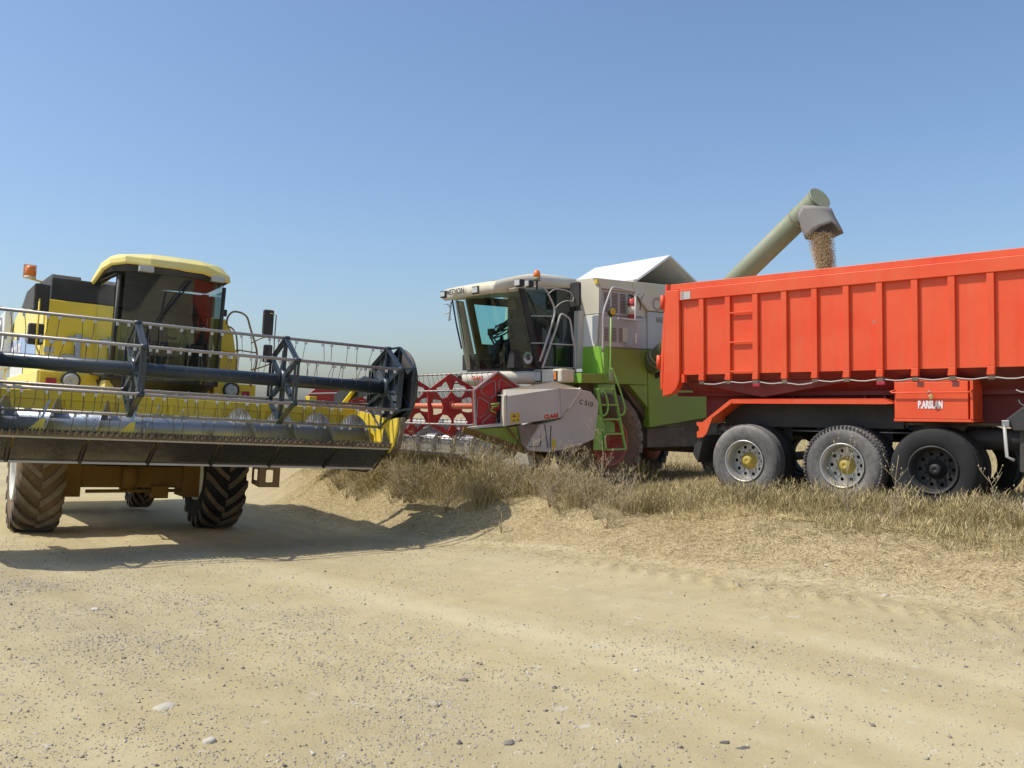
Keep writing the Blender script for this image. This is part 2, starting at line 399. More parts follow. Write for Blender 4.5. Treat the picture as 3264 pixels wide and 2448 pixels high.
def np_mesh(name, V, F, m, shade=None, kind='stuff', label=None, cat=None):
    me = bpy.data.meshes.new(name); me.vertices.add(len(V)); me.vertices.foreach_set('co', V.astype(np.float32).ravel())
    k = F.shape[1]; me.loops.add(F.size); me.loops.foreach_set('vertex_index', F.ravel().astype(np.int32))
    me.polygons.add(len(F)); me.polygons.foreach_set('loop_start', np.arange(0, F.size, k, dtype=np.int32))
    if shade is not None:
        a = me.attributes.new('shade', 'FLOAT', 'POINT'); a.data.foreach_set('value', shade.astype(np.float32))
    me.update(calc_edges=True); me.materials.append(M[m])
    o = bpy.data.objects.new(name, me); col.objects.link(o); tag(o, label, cat, None, kind); return o

# ---------------------------------------------------------------- wheels
def tyre_profile(r, w, rr):                          # carcass outline, axis y, centred
    h = w / 2
    return [(rr, -h * .78), (rr + .03, -h * .92), ((r + rr) / 2, -h * 1.0), (r - .05, -h * .94), (r - .012, -h * .78), (r, -h * .4), (r, h * .4), (r - .012, h * .78),
            (r - .05, h * .94), ((r + rr) / 2, h * 1.0), (rr + .03, h * .92), (rr, h * .78)]
def ag_wheel(parent, c, r, w, rr, out, rimmat, tyremat, lugs, lugmat='lug', deep=.12):
    wh = B().lathe(tyre_profile(r - .055, w, rr), (0, 0, 0), 44).build('wheel', tyremat, parent, loc=c)
    wh.name = 'wheel'
    h = w / 2
    # rim: barrel, dished disc and hub
    y0 = out * h * .97; y1 = out * (h * .97 - deep)
    rim = B().lathe([(rr + .02, y0), (rr - .015, y0 - out * .01), (rr - .03, y0 - out * .06), (rr - .07, y1), (.16, y1 - out * .02), (.15, y1 + out * .05), (.001, y1 + out * .05), (.001, -y0), (rr + .02, -y0)], (0, 0, 0), 40, closed=True)
    for k in range(8):
        t = k * math.pi / 4; rim.lathe([(.02, y1 - out * .03), (.02, y1 + out * .03), (.001, y1 + out * .03)], (.22 * math.cos(t), 0, .22 * math.sin(t)), 8, closed=False)
    rim.build('rim', rimmat, wh)
    # a lug: curved bar from the centre line out to the shoulder
    def lug(sg):
        b = B(); n = 6; vs = []
        for i in range(n + 1):
            q = i / n; y = sg * (.0 + (h * 1.0) * q); th = .40 * (q ** 1.25) * (.85 / r); hw = (.038 + .016 * q) / r
            rt = r if q < .7 else r - .05 * ((q - .7) / .3) ** 2 * 1.2
            rb = r - .10 if q < .7 else r - .10 - .10 * ((q - .7) / .3)
            for dt, ra in ((-hw * 1.25, rb), (-hw, rt), (hw, rt), (hw * 1.25, rb)):
                a = th + dt; vs.append((ra * math.cos(a), y, ra * math.sin(a)))
        fs = [(i * 4 + j, i * 4 + j + 1, i * 4 + j + 5, i * 4 + j + 4) for i in range(n) for j in range(3)] + [(0, 1, 2, 3), (n * 4, n * 4 + 1, n * 4 + 2, n * 4 + 3)]
        return b.add(vs, fs)
    base = {}
    for k in range(lugs):
        for sg in (-1, 1):
            a = 2 * math.pi * (k + (.5 if sg > 0 else 0)) / lugs
            if sg not in base: o = base[sg] = lug(sg).build('tread_lug', lugmat, wh)
            else: o = inst(base[sg])
            o.rotation_euler = (0, -a, 0)
    return wh

# ================================================================ YELLOW COMBINE
ya, yp = R(34), R(3.4)
YC = root('combine_harvester', 'yellow combine harvester with dark cab glass and wide raised reel, standing on the dirt road', 'combine harvester',
          (-6.1, 14.15, -.28), ((math.sin(ya), -math.cos(ya), 0), (math.cos(ya) * math.cos(yp), math.sin(ya) * math.cos(yp), -math.sin(yp))))
# order of axes: first y is exact in the photograph's measurements; root() keeps x exact, the difference is nil (they are orthogonal)
ag_wheel(YC, (0, -1.37, .86), .88, .64, .39, -1, 'rim_white', 'rubber_mud', 19)
ag_wheel(YC, (0, 1.29, .86), .88, .64, .39, 1, 'rim_white', 'rubber_dark', 19, 'rubber_mud')
ag_wheel(YC, (-3.6, .86, .55), .57, .42, .28, 1, 'rim_white', 'rubber_dark', 16, 'rubber_mud')
ag_wheel(YC, (-3.6, -.86, .55), .57, .42, .28, -1, 'rim_white', 'rubber_dark', 16, 'rubber_mud')
ax = B().box(-.20, .20, -.96, .9, .66, 1.0).box(-.28, .28, -1.06, -.78, .52, 1.12).box(-.28, .28, .72, .98, .52, 1.12)
ax.lathe([(.001, -.1), (.22, -.1), (.25, 0), (.22, .1), (.001, .1)], (.12, -.1, .84), 20, 'y').tube([(.2, -.7, .6), (.2, .7, .62)], .03).box(.1, .3, .25, .5, .50, .7)
ax.build('front_axle', 'yellow_dirty', YC, .015)
B().box(-3.7, -3.5, -.7, .7, .5, .68).box(-3.8, -3.4, -.15, .15, .5, 1.2).build('rear_axle', 'yellow_dirty', YC, .01)
B().box(-5.0, .4, -.62, .62, 1.02, 1.5).box(-2.2, -.6, -.5, .5, .78, 1.02).build('underframe', 'brown_dark', YC, .02)
# body
side = [(.10, 1.9), (.10, 3.3), (-.9, 3.42), (-3.9, 3.70), (-5.0, 3.5), (-5.9, 3.0), (-6.5, 2.5), (-6.6, 1.6), (-3.2, 1.25), (-1.0, 1.4)]
B().prism(side, 'y', -1.45, 1.30).build('body', 'yellow_pale', YC, .03)
B().box(.105, .30, -1.42, -.66, 2.42, 3.47).build('front_panel', 'yellow', YC, .015)
lamp_bar = B().box(.30, .36, -1.02, -.94, 2.60, 2.98).box(.30, .38, -1.12, -.82, 2.90, 2.94).box(.30, .36, -1.18, -1.0, 2.62, 2.66).box(.3, .36, -.96, -.78, 2.52, 2.58)
lamp_bar.build('latch_bracket', 'steel', YC, .004)
B().box(-4.8, .36, -1.50, -.50, 2.14, 2.40).build('lower_side_box', 'yellow_pale', YC, .015)
B().box(-4.0, .28, .55, 1.35, 1.95, 2.40).build('lower_box', 'yellow', YC, .015)
B().box(.36, .40, -1.46, -.55, 2.16, 2.385).build('lamp_panel', 'yellow', YC, .006)
B().box(.40, .425, -1.38, -1.24, 2.21, 2.29).build('marker_lamp', 'red_lens', YC, .006)
B().lathe([(.001, .0), (.11, .0), (.12, .04), (.10, .07), (.001, .085)], (.40, -1.05, 2.27), 24, 'x').build('headlight', 'clear_lens', YC)
B().lathe([(.118, -.01), (.135, -.01), (.135, .06), (.118, .06)], (.40, -1.05, 2.27), 24, 'x').build('headlight_ring', 'dark', YC)
B().lathe([(.001, .0), (.10, .0), (.11, .04), (.09, .07), (.001, .085)], (.82, 1.22, 2.27), 24, 'x').build('headlight', 'clear_lens', YC)
B().lathe([(.108, -.04), (.13, -.04), (.13, .06), (.108, .06)], (.82, 1.22, 2.27), 24, 'x').build('headlight_ring', 'dark', YC)
B().box(.60, .84, .95, 1.62, 2.16, 2.38).build('lamp_panel', 'yellow', YC, .01)
B().box(.842, .86, 1.40, 1.52, 2.20, 2.27).build('marker_lamp', 'red_lens', YC, .005)
# light blue decal with white lettering on the sunlit side
B().prism([(-.45, 2.66), (-.60, 2.95), (-1.2, 3.10), (-5.4, 3.12), (-5.6, 2.66)], 'y', -1.458, -1.452).build('side_decal', 'blue_decal', YC)
B().prism([(-2.3, 2.40), (-2.4, 2.78), (-5.5, 2.80), (-5.6, 2.40)], 'y', -1.464, -1.459).build('side_stripe', 'white', YC)
lettering('side_lettering', 'New Holland', .42, 'lettering_white', YC, (-5.2, -1.462, 2.80), (1, 0, 0), (0, 0, 1), bold=.01)
# round engine air screen at the back of the side
B().prism([(-4.75, 3.2), (-4.75, 3.72), (-5.9, 3.72), (-6.5, 3.5), (-6.5, 2.6), (-4.75, 2.6)], 'y', -1.62, -1.47).build('engine_side_cover', 'white', YC, .02)
B().lathe([(.30, 0), (.42, 0), (.42, -.05), (.36, -.07), (.30, -.05)], (-5.55, -1.62, 3.22), 32, 'y').build('air_screen_ring', 'steel', YC)
B().lathe([(.001, 0), (.30, 0), (.30, -.015), (.001, -.015)], (-5.55, -1.62, 3.22), 32, 'y').build('air_screen', 'brown_rail', YC)
# black tank extension and its sloping back
B().prism([(.22, 3.475), (.22, 3.82), (-2.4, 3.9), (-2.7, 3.45)], 'y', -1.38, 1.05).build('tank_extension', 'dark', YC, .02)
B().prism([(.0, 3.83), (-.05, 3.90), (-1.8, 3.95), (-1.9, 3.89)], 'y', -1.36, -.95).build('tank_hatch', 'black_dusty', YC, .01)
B().prism([(-.8, 3.42), (-1.5, 3.88), (-2.6, 3.88), (-3.4, 3.66)], 'y', -1.46, -1.39).build('tank_side_plate', 'black_dusty', YC, .01)
# cab
def loop(pts, z): return [(p[0], p[1], z) for p in pts]
plan = [(.10, -.76), (1.24, -.66), (1.36, -.56), (1.48, -.25), (1.53, .10), (1.49, .45), (1.38, .74), (1.22, .90), (.10, .93)]
def shell(pts, z0, z1, th=.012, top=None):
    b = B(); tp = top or pts
    for i in range(len(pts) - 1):
        a, c = pts[i], pts[i + 1]; A, C_ = tp[i], tp[i + 1]
        n = Vector((-(c[1] - a[1]), c[0] - a[0], 0)).normalized() * th
        q = [Vector((a[0], a[1], z0)), Vector((c[0], c[1], z0)), Vector((C_[0], C_[1], z1)), Vector((A[0], A[1], z1))]
        b.hull(q, [p + n for p in q])
    return b
sm_plan = []
for i in range(2, 7):
    a, c = Vector(plan[i]), Vector(plan[i + 1])
    for k in range(3): sm_plan.append(tuple(a.lerp(c, k / 3)))
def curve(pts, n=18):
    P = [Vector(p) for p in pts]; out = []
    for i in range(len(P) - 1):
        p0, p1, p2, p3 = P[max(i - 1, 0)], P[i], P[i + 1], P[min(i + 2, len(P) - 1)]
        k = max(2, n // (len(P) - 1))
        for j in range(k):
            t = j / k; out.append(.5 * ((2 * p1) + (p2 - p0) * t + (2 * p0 - 5 * p1 + 4 * p2 - p3) * t * t + (3 * p1 - p0 - 3 * p2 + p3) * t ** 3))
    out.append(P[-1]); return [tuple(p) for p in out]
front = curve(plan[2:8], 20)
def pane(pts, z0, z1, m, parent, name='windscreen', top=None, th=.01):
    b = B(); tp = top or pts; n = len(pts)
    vs = [(p[0], p[1], z0) for p in pts] + [(p[0], p[1], z1) for p in tp]
    return b.add(vs, [(i, i + 1, n + i + 1, n + i) for i in range(n - 1)], True).build(name, m, parent)
pane([(p[0] - .15, p[1]) for p in front], 2.30, 3.89, 'glass_y', YC, 'windscreen', front)
pane([(.14, -.76), (1.12, -.66)], 2.42, 3.80, 'glass_y', YC, 'side_window', [(.14, -.76), (1.24, -.66)])
pane([(1.2, .915), (.14, .935)], 2.42, 3.80, 'glass_y', YC, 'side_window')
B().tube([(1.14, -.62, 2.3), (1.27, -.62, 3.84)], .030, 6).tube([(1.12, .90, 2.3), (1.27, .89, 3.84)], .030, 6).box(.06, .14, -.79, -.70, 2.3, 3.85).box(.06, .14, .86, .96, 2.3, 3.85).build('cab_pillars', 'black_dusty', YC)
B().tube([(.10, -.78, 2.42), (1.24, -.69, 2.36)], .03, 6).tube([(.14, -.77, 3.82), (1.27, -.67, 3.84)], .02, 6).build('window_frame', 'black_dusty', YC)
bl = [(p[0] - .135, p[1]) for p in front]
B().hull(loop([(.10, -.70)] + [(p[0] - .26, p[1] * .85) for p in front] + [(.10, .85)], 2.17), loop([(.10, -.76)] + bl + [(.10, .93)], 2.31)).build('cab_base', 'dark', YC, .01)
B().box(.10, 1.25, -.66, .85, 2.31, 2.36).build('cab_floor', 'dark', YC)
B().box(.02, .09, -.72, .9, 2.3, 3.84).build('cab_rear_wall', 'dark', YC)
st = B().box(.22, .75, -.20, .36, 2.72, 2.86).hull([(.22, -.18, 2.86), (.36, -.18, 2.86), (.36, .34, 2.86), (.22, .34, 2.86)], [(.12, -.14, 3.45), (.24, -.14, 3.45), (.24, .30, 3.45), (.12, .30, 3.45)]).box(.3, .6, -.05, .2, 2.36, 2.72)
st.build('driver_seat', 'cloth', YC, .03)
B().tube([(1.25, .08, 2.36), (1.0, .08, 2.98)], .04).lathe([(.20, -.012), (.222, -.012), (.222, .012), (.20, .012)], (.98, .08, 3.0), 24, 'z').beam((.98, -.12, 3.0), (.98, .28, 3.0), .03, .02).build('steering_wheel', 'dark', YC)
B().box(.5, 1.0, .55, .78, 2.6, 2.95).box(.98, 1.1, .55, .75, 2.95, 3.12).build('control_console', 'black_dusty', YC, .01)
B().tube([(1.56, .33, 3.84), (1.57, -.08, 3.18)], .014, 6).tube([(1.58, .28, 3.84), (1.58, -.13, 3.18)], .010, 6).box(1.555, 1.59, -.16, -.06, 3.12, 3.19).build('wiper_arm', 'dark', YC)
B().tube([(1.565, -.07, 2.72), (1.58, -.07, 3.16), (1.565, -.03, 3.62)], .009, 5).build('wiper_blade', 'dark', YC)
rl = [(-.10, -.96), (1.15, -.88), (1.42, -.66), (1.66, -.30), (1.72, .10), (1.68, .50), (1.50, .88), (1.30, 1.02), (-.10, 1.05)]
def sc(pts, k, dx=0): return [(.75 + (p[0] - .75) * k + dx, .05 + (p[1] - .05) * k) for p in pts]
def roofz(pts, z, sag=.0): return [(p[0], p[1], z - sag * (1 if p[0] < 1.3 and p[1] < 0 else 0)) for p in pts]
rc = curve(rl, 32)
def lowz(p):                                          # the roof edge comes down towards the back on the left, a little on the right
    if p[1] < -.5: return 3.98 - .24 * max(0, min(1, (1.45 - p[0]) / 1.5))
    if p[1] > .8: return 3.90
    return 3.965
rl = [(.12, -.84), (1.0, -.83), (1.28, -.77), (1.48, -.60), (1.62, -.28), (1.67, .10), (1.65, .50), (1.54, .82), (1.38, .95), (.0, 1.0)]
b = B(); n = len(rl)
def ring(k, f): return [(.75 + (p[0] - .75) * k, .05 + (p[1] - .05) * k, f(p)) for p in rl]
LL = [ring(.97, lowz), ring(1.0, lambda p: lowz(p) + .015), ring(.985, lambda p: lowz(p) + (.11 if abs(p[1]) < .7 else .10)), ring(.86, lambda p: 4.135 if abs(p[1]) > .5 else 4.155), ring(.5, lambda p: 4.17)]
b.add(sum(LL, []), [(q * n + k, q * n + (k + 1) % n, (q + 1) * n + (k + 1) % n, (q + 1) * n + k) for q in range(4) for k in range(n)] + [tuple(range(n)), tuple(range(4 * n, 5 * n))])
b.build('cab_roof', 'yellow_pale', YC, .02)
B().hull(loop([(.75 + (p[0] - .75) * .93, .05 + (p[1] - .05) * .93) for p in rl], 3.875), [(.75 + (p[0] - .75) * .955, .05 + (p[1] - .05) * .955, lowz(p) - .002) for p in rl]).build('roof_lining', 'dark', YC)
for yy in (-.33, .70): B().box(1.56 if yy < 0 else 1.50, 1.66 if yy < 0 else 1.60, yy - .1, yy + .1, 3.87, 3.955).build('roof_lamp', 'clear_lens', YC, .008)
B().box(1.05, 1.12, .955, 1.0, 3.42, 3.52).build('door_handle', 'dark', YC)
# right-hand deck, rails, ladder step
B().prism([(.97, 3.45), (1.22, 3.46), (1.36, 3.22), (1.48, 2.60), (1.50, 2.2), (.97, 2.2)], 'x', .11, .3).build('deck_panel', 'yellow', YC, .012)
B().tube([(.36, 1.14, 3.42), (.36, 1.06, 2.2)], .022, 6).tube([(.36, 1.05, 2.95), (.36, 1.45, 2.95)], .018, 6).build('deck_brace', 'yellow', YC)
B().tube(curve([(1.0, 1.04, 3.30), (1.0, 1.05, 3.42), (1.0, 1.14, 3.52), (1.0, 1.33, 3.48), (1.0, 1.42, 3.28), (1.0, 1.56, 2.84), (1.0, 1.48, 2.35)], 24), .016, 7).build('handrail', 'brown_rail', YC)
B().tube(curve([(.9, 1.08, 3.28), (.9, 1.16, 3.26), (.9, 1.24, 3.12), (.9, 1.27, 2.75), (.9, 1.25, 2.35)], 16), .014, 7).tube([(.95, 1.26, 2.92), (.95, 1.55, 2.90)], .012, 6).build('handrail', 'brown_rail', YC)
stp = B().box(1.0, 1.02, 1.66, 2.02, .78, 1.42)
def rrect(x0, x1, z0, z1, r=.03, n=3):
    out = []
    for cx, cz, a0 in ((x1 - r, z1 - r, 0), (x0 + r, z1 - r, 90), (x0 + r, z0 + r, 180), (x1 - r, z0 + r, 270)):
        for k in range(n + 1): a = R(a0 + 90 * k / n); out.append((cx + r * math.cos(a), cz + r * math.sin(a)))
    return out
B().prism([(1.72, .74), (2.06, .74), (2.06, 1.5), (1.72, 1.5)], 'x', .98, 1.0, [rrect(1.83, 1.95, .82, 1.02, .02), rrect(1.83, 1.95, 1.12, 1.36, .02)]).prism([(.62, .78), (.98, .74), (.98, 1.5), (.62, 1.5)], 'y', 1.72, 1.74, [rrect(.68, .90, .84, 1.02, .02), rrect(.68, .90, 1.12, 1.36, .02)]).box(.62, .98, 1.74, 2.06, 1.06, 1.08).box(.62, .98, 1.74, 2.06, .76, .78).build('step_bracket', 'brown_rail', YC)
# mirrors and beacon
def mirror(y0, y1, z0, z1, x=1.0, d=.09):
    B().box(x - d, x, y0, y1, z0, z1).build('mirror', 'black_dusty', YC, .025)
mirror(1.63, 1.80, 3.20, 3.62); mirror(1.67, 1.81, 2.76, 3.05)
mirror(-1.67, -1.47, 3.20, 3.60, 1.0, .16); mirror(-1.71, -1.51, 2.73, 3.03, 1.0, .14)
B().tube(curve([(.95, 1.46, 3.05), (.95, 1.66, 3.16), (.97, 1.80, 3.18), (1.03, 1.815, 3.10), (1.03, 1.80, 2.80), (1.0, 1.70, 2.70), (.9, 1.5, 2.62)], 24), .010, 6).tube([(1.03, 1.815, 3.1), (1.03, 1.82, 3.54), (1.0, 1.72, 3.56)], .010, 6).build('mirror_arm', 'brown_rail', YC)
B().tube([(1.03, -1.60, 3.38), (1.03, -1.60, 2.70), (.9, -1.52, 2.55), (.4, -1.45, 2.5)], .013, 6).tube([(1.0, -1.58, 3.62), (1.0, -1.74, 3.65)], .014, 6).build('mirror_arm', 'yellow', YC)
B().box(.94, 1.06, -1.50, -1.37, 2.62, 2.71).build('side_lamp', 'clear_lens', YC, .01)
B().lathe([(.001, 0), (.075, 0), (.075, .03), (.001, .03)], (1.0, -1.74, 3.65), 16, 'z').build('beacon_base', 'cream', YC)
B().lathe([(.001, .03), (.070, .03), (.066, .15), (.05, .18), (.001, .185)], (1.0, -1.74, 3.65), 16, 'z').build('beacon', 'orange_lens', YC)
B().box(.93, .95, -1.83, -1.66, 3.66, 3.86).build('beacon_guard', 'cream', YC, .01)
# feeder house
B().hull([(.3, -.62, 1.35), (.3, .62, 1.35), (.3, .62, 2.10), (.3, -.62, 2.10)], [(2.1, -.62, 1.25), (2.1, .62, 1.25), (2.1, .62, 1.95), (2.1, -.62, 1.95)]).build('feeder_house', 'yellow', YC, .02)
B().box(.45, .95, -.66, -.50, 2.10, 2.30).build('feeder_bracket', 'yellow_pale', YC, .01)
B().box(.7, 1.9, .70, .78, 1.9, 2.02).box(.7, 1.9, -.78, -.70, 1.9, 2.02).build('feeder_rail', 'yellow', YC, .01)

# ---- header
HW = 2.80
hd = B().box(2.02, 2.24, -HW, HW, 1.95, 2.06).prism([(2.05, 1.25), (2.15, 1.25), (2.22, 1.95), (2.10, 1.95)], 'y', -HW, HW)
hd.prism([(2.14, 1.38), (2.14, 1.33), (2.9, 1.30), (3.42, 1.48), (3.42, 1.51), (2.9, 1.34)], 'y', -HW, HW)
header = hd.build('header', 'yellow', YC, .008)
for k in range(9):
    y = -2.6 + .65 * k; B().box(2.241, 2.27, y - .03, y + .03, 1.45, 1.95).build('back_rib', 'yellow', header, .004)
B().box(2.0, 2.22, -1.75, -.98, 2.06, 2.13).build('top_cover', 'yellow', header, .01)
B().box(2.0, 2.2, 2.02, 2.14, 2.06, 2.22).build('lifting_eye', 'yellow', header, .01)
# skid plates under the knife
NS = 7; wdt = 2 * HW / NS
for k in range(NS):
    y0 = -HW + k * wdt
    B().hull([(3.44, y0 + .012, 1.475), (3.44, y0 + wdt - .045, 1.475), (3.42, y0 + wdt - .045, 1.47), (3.42, y0 + .012, 1.47)],
             [(3.00, y0 + .012, 1.195), (3.00, y0 + wdt - .045, 1.195), (2.98, y0 + wdt - .045, 1.205), (2.98, y0 + .012, 1.205)]).build('skid_plate', 'skid', header, .004)
    B().hull([(3.452, y0 + wdt - .04, 1.478), (3.452, y0 + wdt - .005, 1.478), (3.43, y0 + wdt - .005, 1.46), (3.43, y0 + wdt - .04, 1.46)],
             [(3.02, y0 + wdt - .04, 1.19), (3.02, y0 + wdt - .005, 1.19), (3.0, y0 + wdt - .005, 1.18), (3.0, y0 + wdt - .04, 1.18)]).build('seam_strip', 'dark', header)
    B().box(2.96, 3.005, y0 + .01, y0 + wdt - .03, 1.165, 1.194).build('skid_lip', 'grey_panel', header, .003)
B().prism([(2.15, 1.20), (2.97, 1.165), (2.97, 1.19), (2.2, 1.3)], 'y', -HW, HW).build('underside_sheet', 'brown_dark', header)
B().box(3.425, 3.46, -HW, HW, 1.48, 1.505).build('knife_rail', 'grey_panel', header, .003)
B().box(3.43, 3.50, -HW, HW, 1.508, 1.555).build('knife_bar', 'knife', header)
gd = None
for k in range(72):
    y = -2.74 + k * 5.48 / 71
    if gd is None:
        gd = B().hull([(0, -.020, -.022), (0, .020, -.022), (0, .020, .030), (0, -.020, .030)], [(.15, -.004, .045), (.15, .004, .045), (.15, .004, .056), (.15, -.004, .056)]).build('knife_guard', 'knife', header); gd.location = (3.49, y, 1.525)
    else: inst(gd, (3.49, y, 1.525))
sp = B()
for k in range(144):
    y = -2.76 + k * 5.52 / 143; sp.hull([(3.44, y - .016, 1.558), (3.44, y + .016, 1.558), (3.51, y + .014, 1.60), (3.51, y + .010, 1.60)], [(3.44, y - .016, 1.566), (3.44, y + .016, 1.566), (3.51, y + .014, 1.604), (3.51, y + .010, 1.604)])
sp.build('knife_sections', 'steel', header, kind='stuff')
B().tube([(2.56, -2.77, 1.64), (2.56, 2.77, 1.64)], .17, 28).build('auger_tube', 'auger', header)
def flight(y0, y1, hand, ri=.15, ro=.335, pitch=.58, c=(2.56, 1.64)):
    b = B(); n = int(abs(y1 - y0) / pitch * 28); vs = []
    for i in range(n + 1):
        t = i / n; y = y0 + (y1 - y0) * t; a = hand * 2 * math.pi * (y - y0) / pitch
        for r_, o_ in ((ri, 0), (ro, 0), (ro, .008), (ri, .008)): vs.append((c[0] + r_ * math.cos(a), y + o_, c[1] + r_ * math.sin(a)))
    fs = [(i * 4 + j, i * 4 + (j + 1) % 4, i * 4 + 4 + (j + 1) % 4, i * 4 + 4 + j) for i in range(n) for j in range(4)]
    return b.add(vs, fs)
flight(.42, 2.76, -1).build('auger_flight', 'steel', header)
flight(-2.76, -.42, 1).build('auger_flight', 'steel', header)
af = None
for k in range(12):
    y = -.55 + .1 * k; a = k * 2.2
    if af is None: af = B().tube([(0, 0, .12), (0, 0, .34)], .010, 6).build('auger_finger', 'steel', header)
    else: af = inst(af)
    af.location = (2.56, y, 1.64); af.rotation_euler = (0, a, 0)
for sgn in (-1, 1):
    ep = [(1.95, 1.12), (2.55, 1.13), (2.95, 1.36), (3.42, 1.44), (3.55, 1.54), (3.64, 1.78), (3.66, 1.95), (3.40, 1.92), (2.9, 1.98), (2.2, 2.04), (1.95, 1.93)]
    B().prism(ep, 'y', *sorted((sgn * 2.80, sgn * 2.83))).build('end_plate', 'yellow', header, .004)
    B().prism([(2.6 + (p[0] - 2.6) * 1.06, 1.6 + (p[1] - 1.6) * 1.05 - .01) for p in ep], 'y', *sorted((sgn * 2.832, sgn * 2.90))).build('end_cover', 'brown_dark', header, .01)
    B().hull([(3.2, sgn * 2.79, 1.50), (3.5, sgn * 2.79, 1.56), (3.25, sgn * 2.79, 1.80)], [(3.2, sgn * 2.78, 1.50), (3.5, sgn * 2.78, 1.56), (3.25, sgn * 2.78, 1.80)]).build('wear_patch', 'steel', header)
    # reel arm and lift ram
    B().prism([(1.4, 2.12), (1.35, 2.3), (2.5, 2.58), (3.2, 2.46), (3.2, 2.32), (2.3, 2.25)], 'y', *sorted((sgn * 2.76, sgn * 2.81))).build('reel_arm', 'blueblack', header, .006)
    B().tube([(1.7, sgn * 2.72, 2.05), (2.3, sgn * 2.72, 2.38)], .035, 10).build('lift_ram', 'yellow', header)
# a yellow wedge dividers seen in front of the trough
for y in (-1.75, -.75):
    B().hull([(3.30, y - .16, 1.50), (3.36, y + .06, 1.50), (3.30, y + .07, 1.53)], [(3.30, y + .03, 1.70), (3.31, y + .09, 1.72), (3.29, y + .09, 1.70)]).build('wedge_plate', 'yellow', header)
    B().hull([(3.28, y - .02, 1.55), (3.30, y + .02, 1.55), (3.27, y + .02, 1.57)], [(3.25, y + .11, 1.93), (3.26, y + .13, 1.93), (3.25, y + .13, 1.95)]).build('lifter_blade', 'steel', header)

# ---- reel
RC = Vector((3.15, 0, 2.385)); RR = .585; PH = R(-4)
reel = B().tube([(3.15, -2.86, 2.385), (3.15, 2.86, 2.385)], .088, 24).build('reel', 'blueblack', YC)
ang = [math.pi / 2 + PH + k * math.pi / 3 for k in range(6)]
vtx = [(RC.x + RR * math.cos(a), RC.z + RR * math.sin(a)) for a in ang]
bat0 = tn0 = cl0 = None
for bi, (bx, bz) in enumerate(vtx):
    if bat0 is None:
        bat0 = B().tube([(0, -2.84, 0), (0, 2.84, 0)], .021, 8).build('reel_bat', 'bat', reel); b = bat0
    else: b = inst(bat0)
    b.location = (bx, 0, bz)
    for k in range(29):
        y = -2.72 + k * .194 + random.uniform(-.012, .012) + (.04 if k % 2 else -.02)
        if abs(y + .69) < .04 or abs(y - 1.25) < .04: y += .07
        if tn0 is None:
            tn0 = B().tube([(.012, 0, -.01), (.03, 0, -.03), (.022, 0, -.055), (0.0, .004, -.10), (-.03, .008, -.20), (-.025, .0, -.27)], .0042, 4).build('tine', 'tine', reel); t = tn0
        else: t = inst(tn0)
        t.location = (bx, y, bz); t.rotation_euler = (random.uniform(-.12, .12), random.uniform(-.35, .25), random.uniform(-.3, .3))
clips = B()
for bx, bz in vtx:
    for k in range(29):
        y = -2.72 + k * .194 + (.04 if k % 2 else -.02); clips.box(bx + .005, bx + .040, y - .014, y + .014, bz - .060, bz - .020)
clips.build('tine_clips', 'clip', reel, kind='stuff')
rv = B()
for bx, bz in vtx:
    for k in range(14): rv.tube([(bx, -2.6 + k * .39, bz + .010), (bx, -2.6 + k * .39, bz + .03)], .008, 5)
rv.build('bat_bolts', 'bat', reel, kind='stuff')
def spider(y):
    b = B()
    for i in range(6):
        p, q = vtx[i], vtx[(i + 1) % 6]
        for dy in (-.022, .022): b.beam((p[0], y + dy, p[1]), (q[0], y + dy, q[1]), .016, .034, (0, 1, 0))
        m1 = (RC.x + (p[0] - RC.x) * .24, RC.z + (p[1] - RC.z) * .24)
        mq = ((p[0] + q[0]) / 2, (p[1] + q[1]) / 2)
        b.beam((m1[0], y, m1[1]), (p[0], y, p[1]), .038, .050, (0, 1, 0))
        for e in (p, q):
            tq = (mq[0] * .5 + RC.x * .5, mq[1] * .5 + RC.z * .5)
        b.beam((RC.x + (mq[0] - RC.x) * .18, y, RC.z + (mq[1] - RC.z) * .18), (p[0] * .62 + RC.x * .38 + (mq[0] - RC.x) * .12, y, p[1] * .62 + RC.z * .38 + (mq[1] - RC.z) * .12), .034, .050, (0, 1, 0))
    b.lathe([(.088, -.05), (.15, -.05), (.15, .05), (.088, .05)], (RC.x, y, RC.z), 20, 'y')
    for p in vtx: b.lathe([(.016, -.04), (.034, -.04), (.034, .04), (.016, .04)], (p[0], y, p[1]), 10, 'y')
    return b
for y in (-2.50, -.69, 1.25): spider(y).build('reel_spider', 'blueblack', reel)
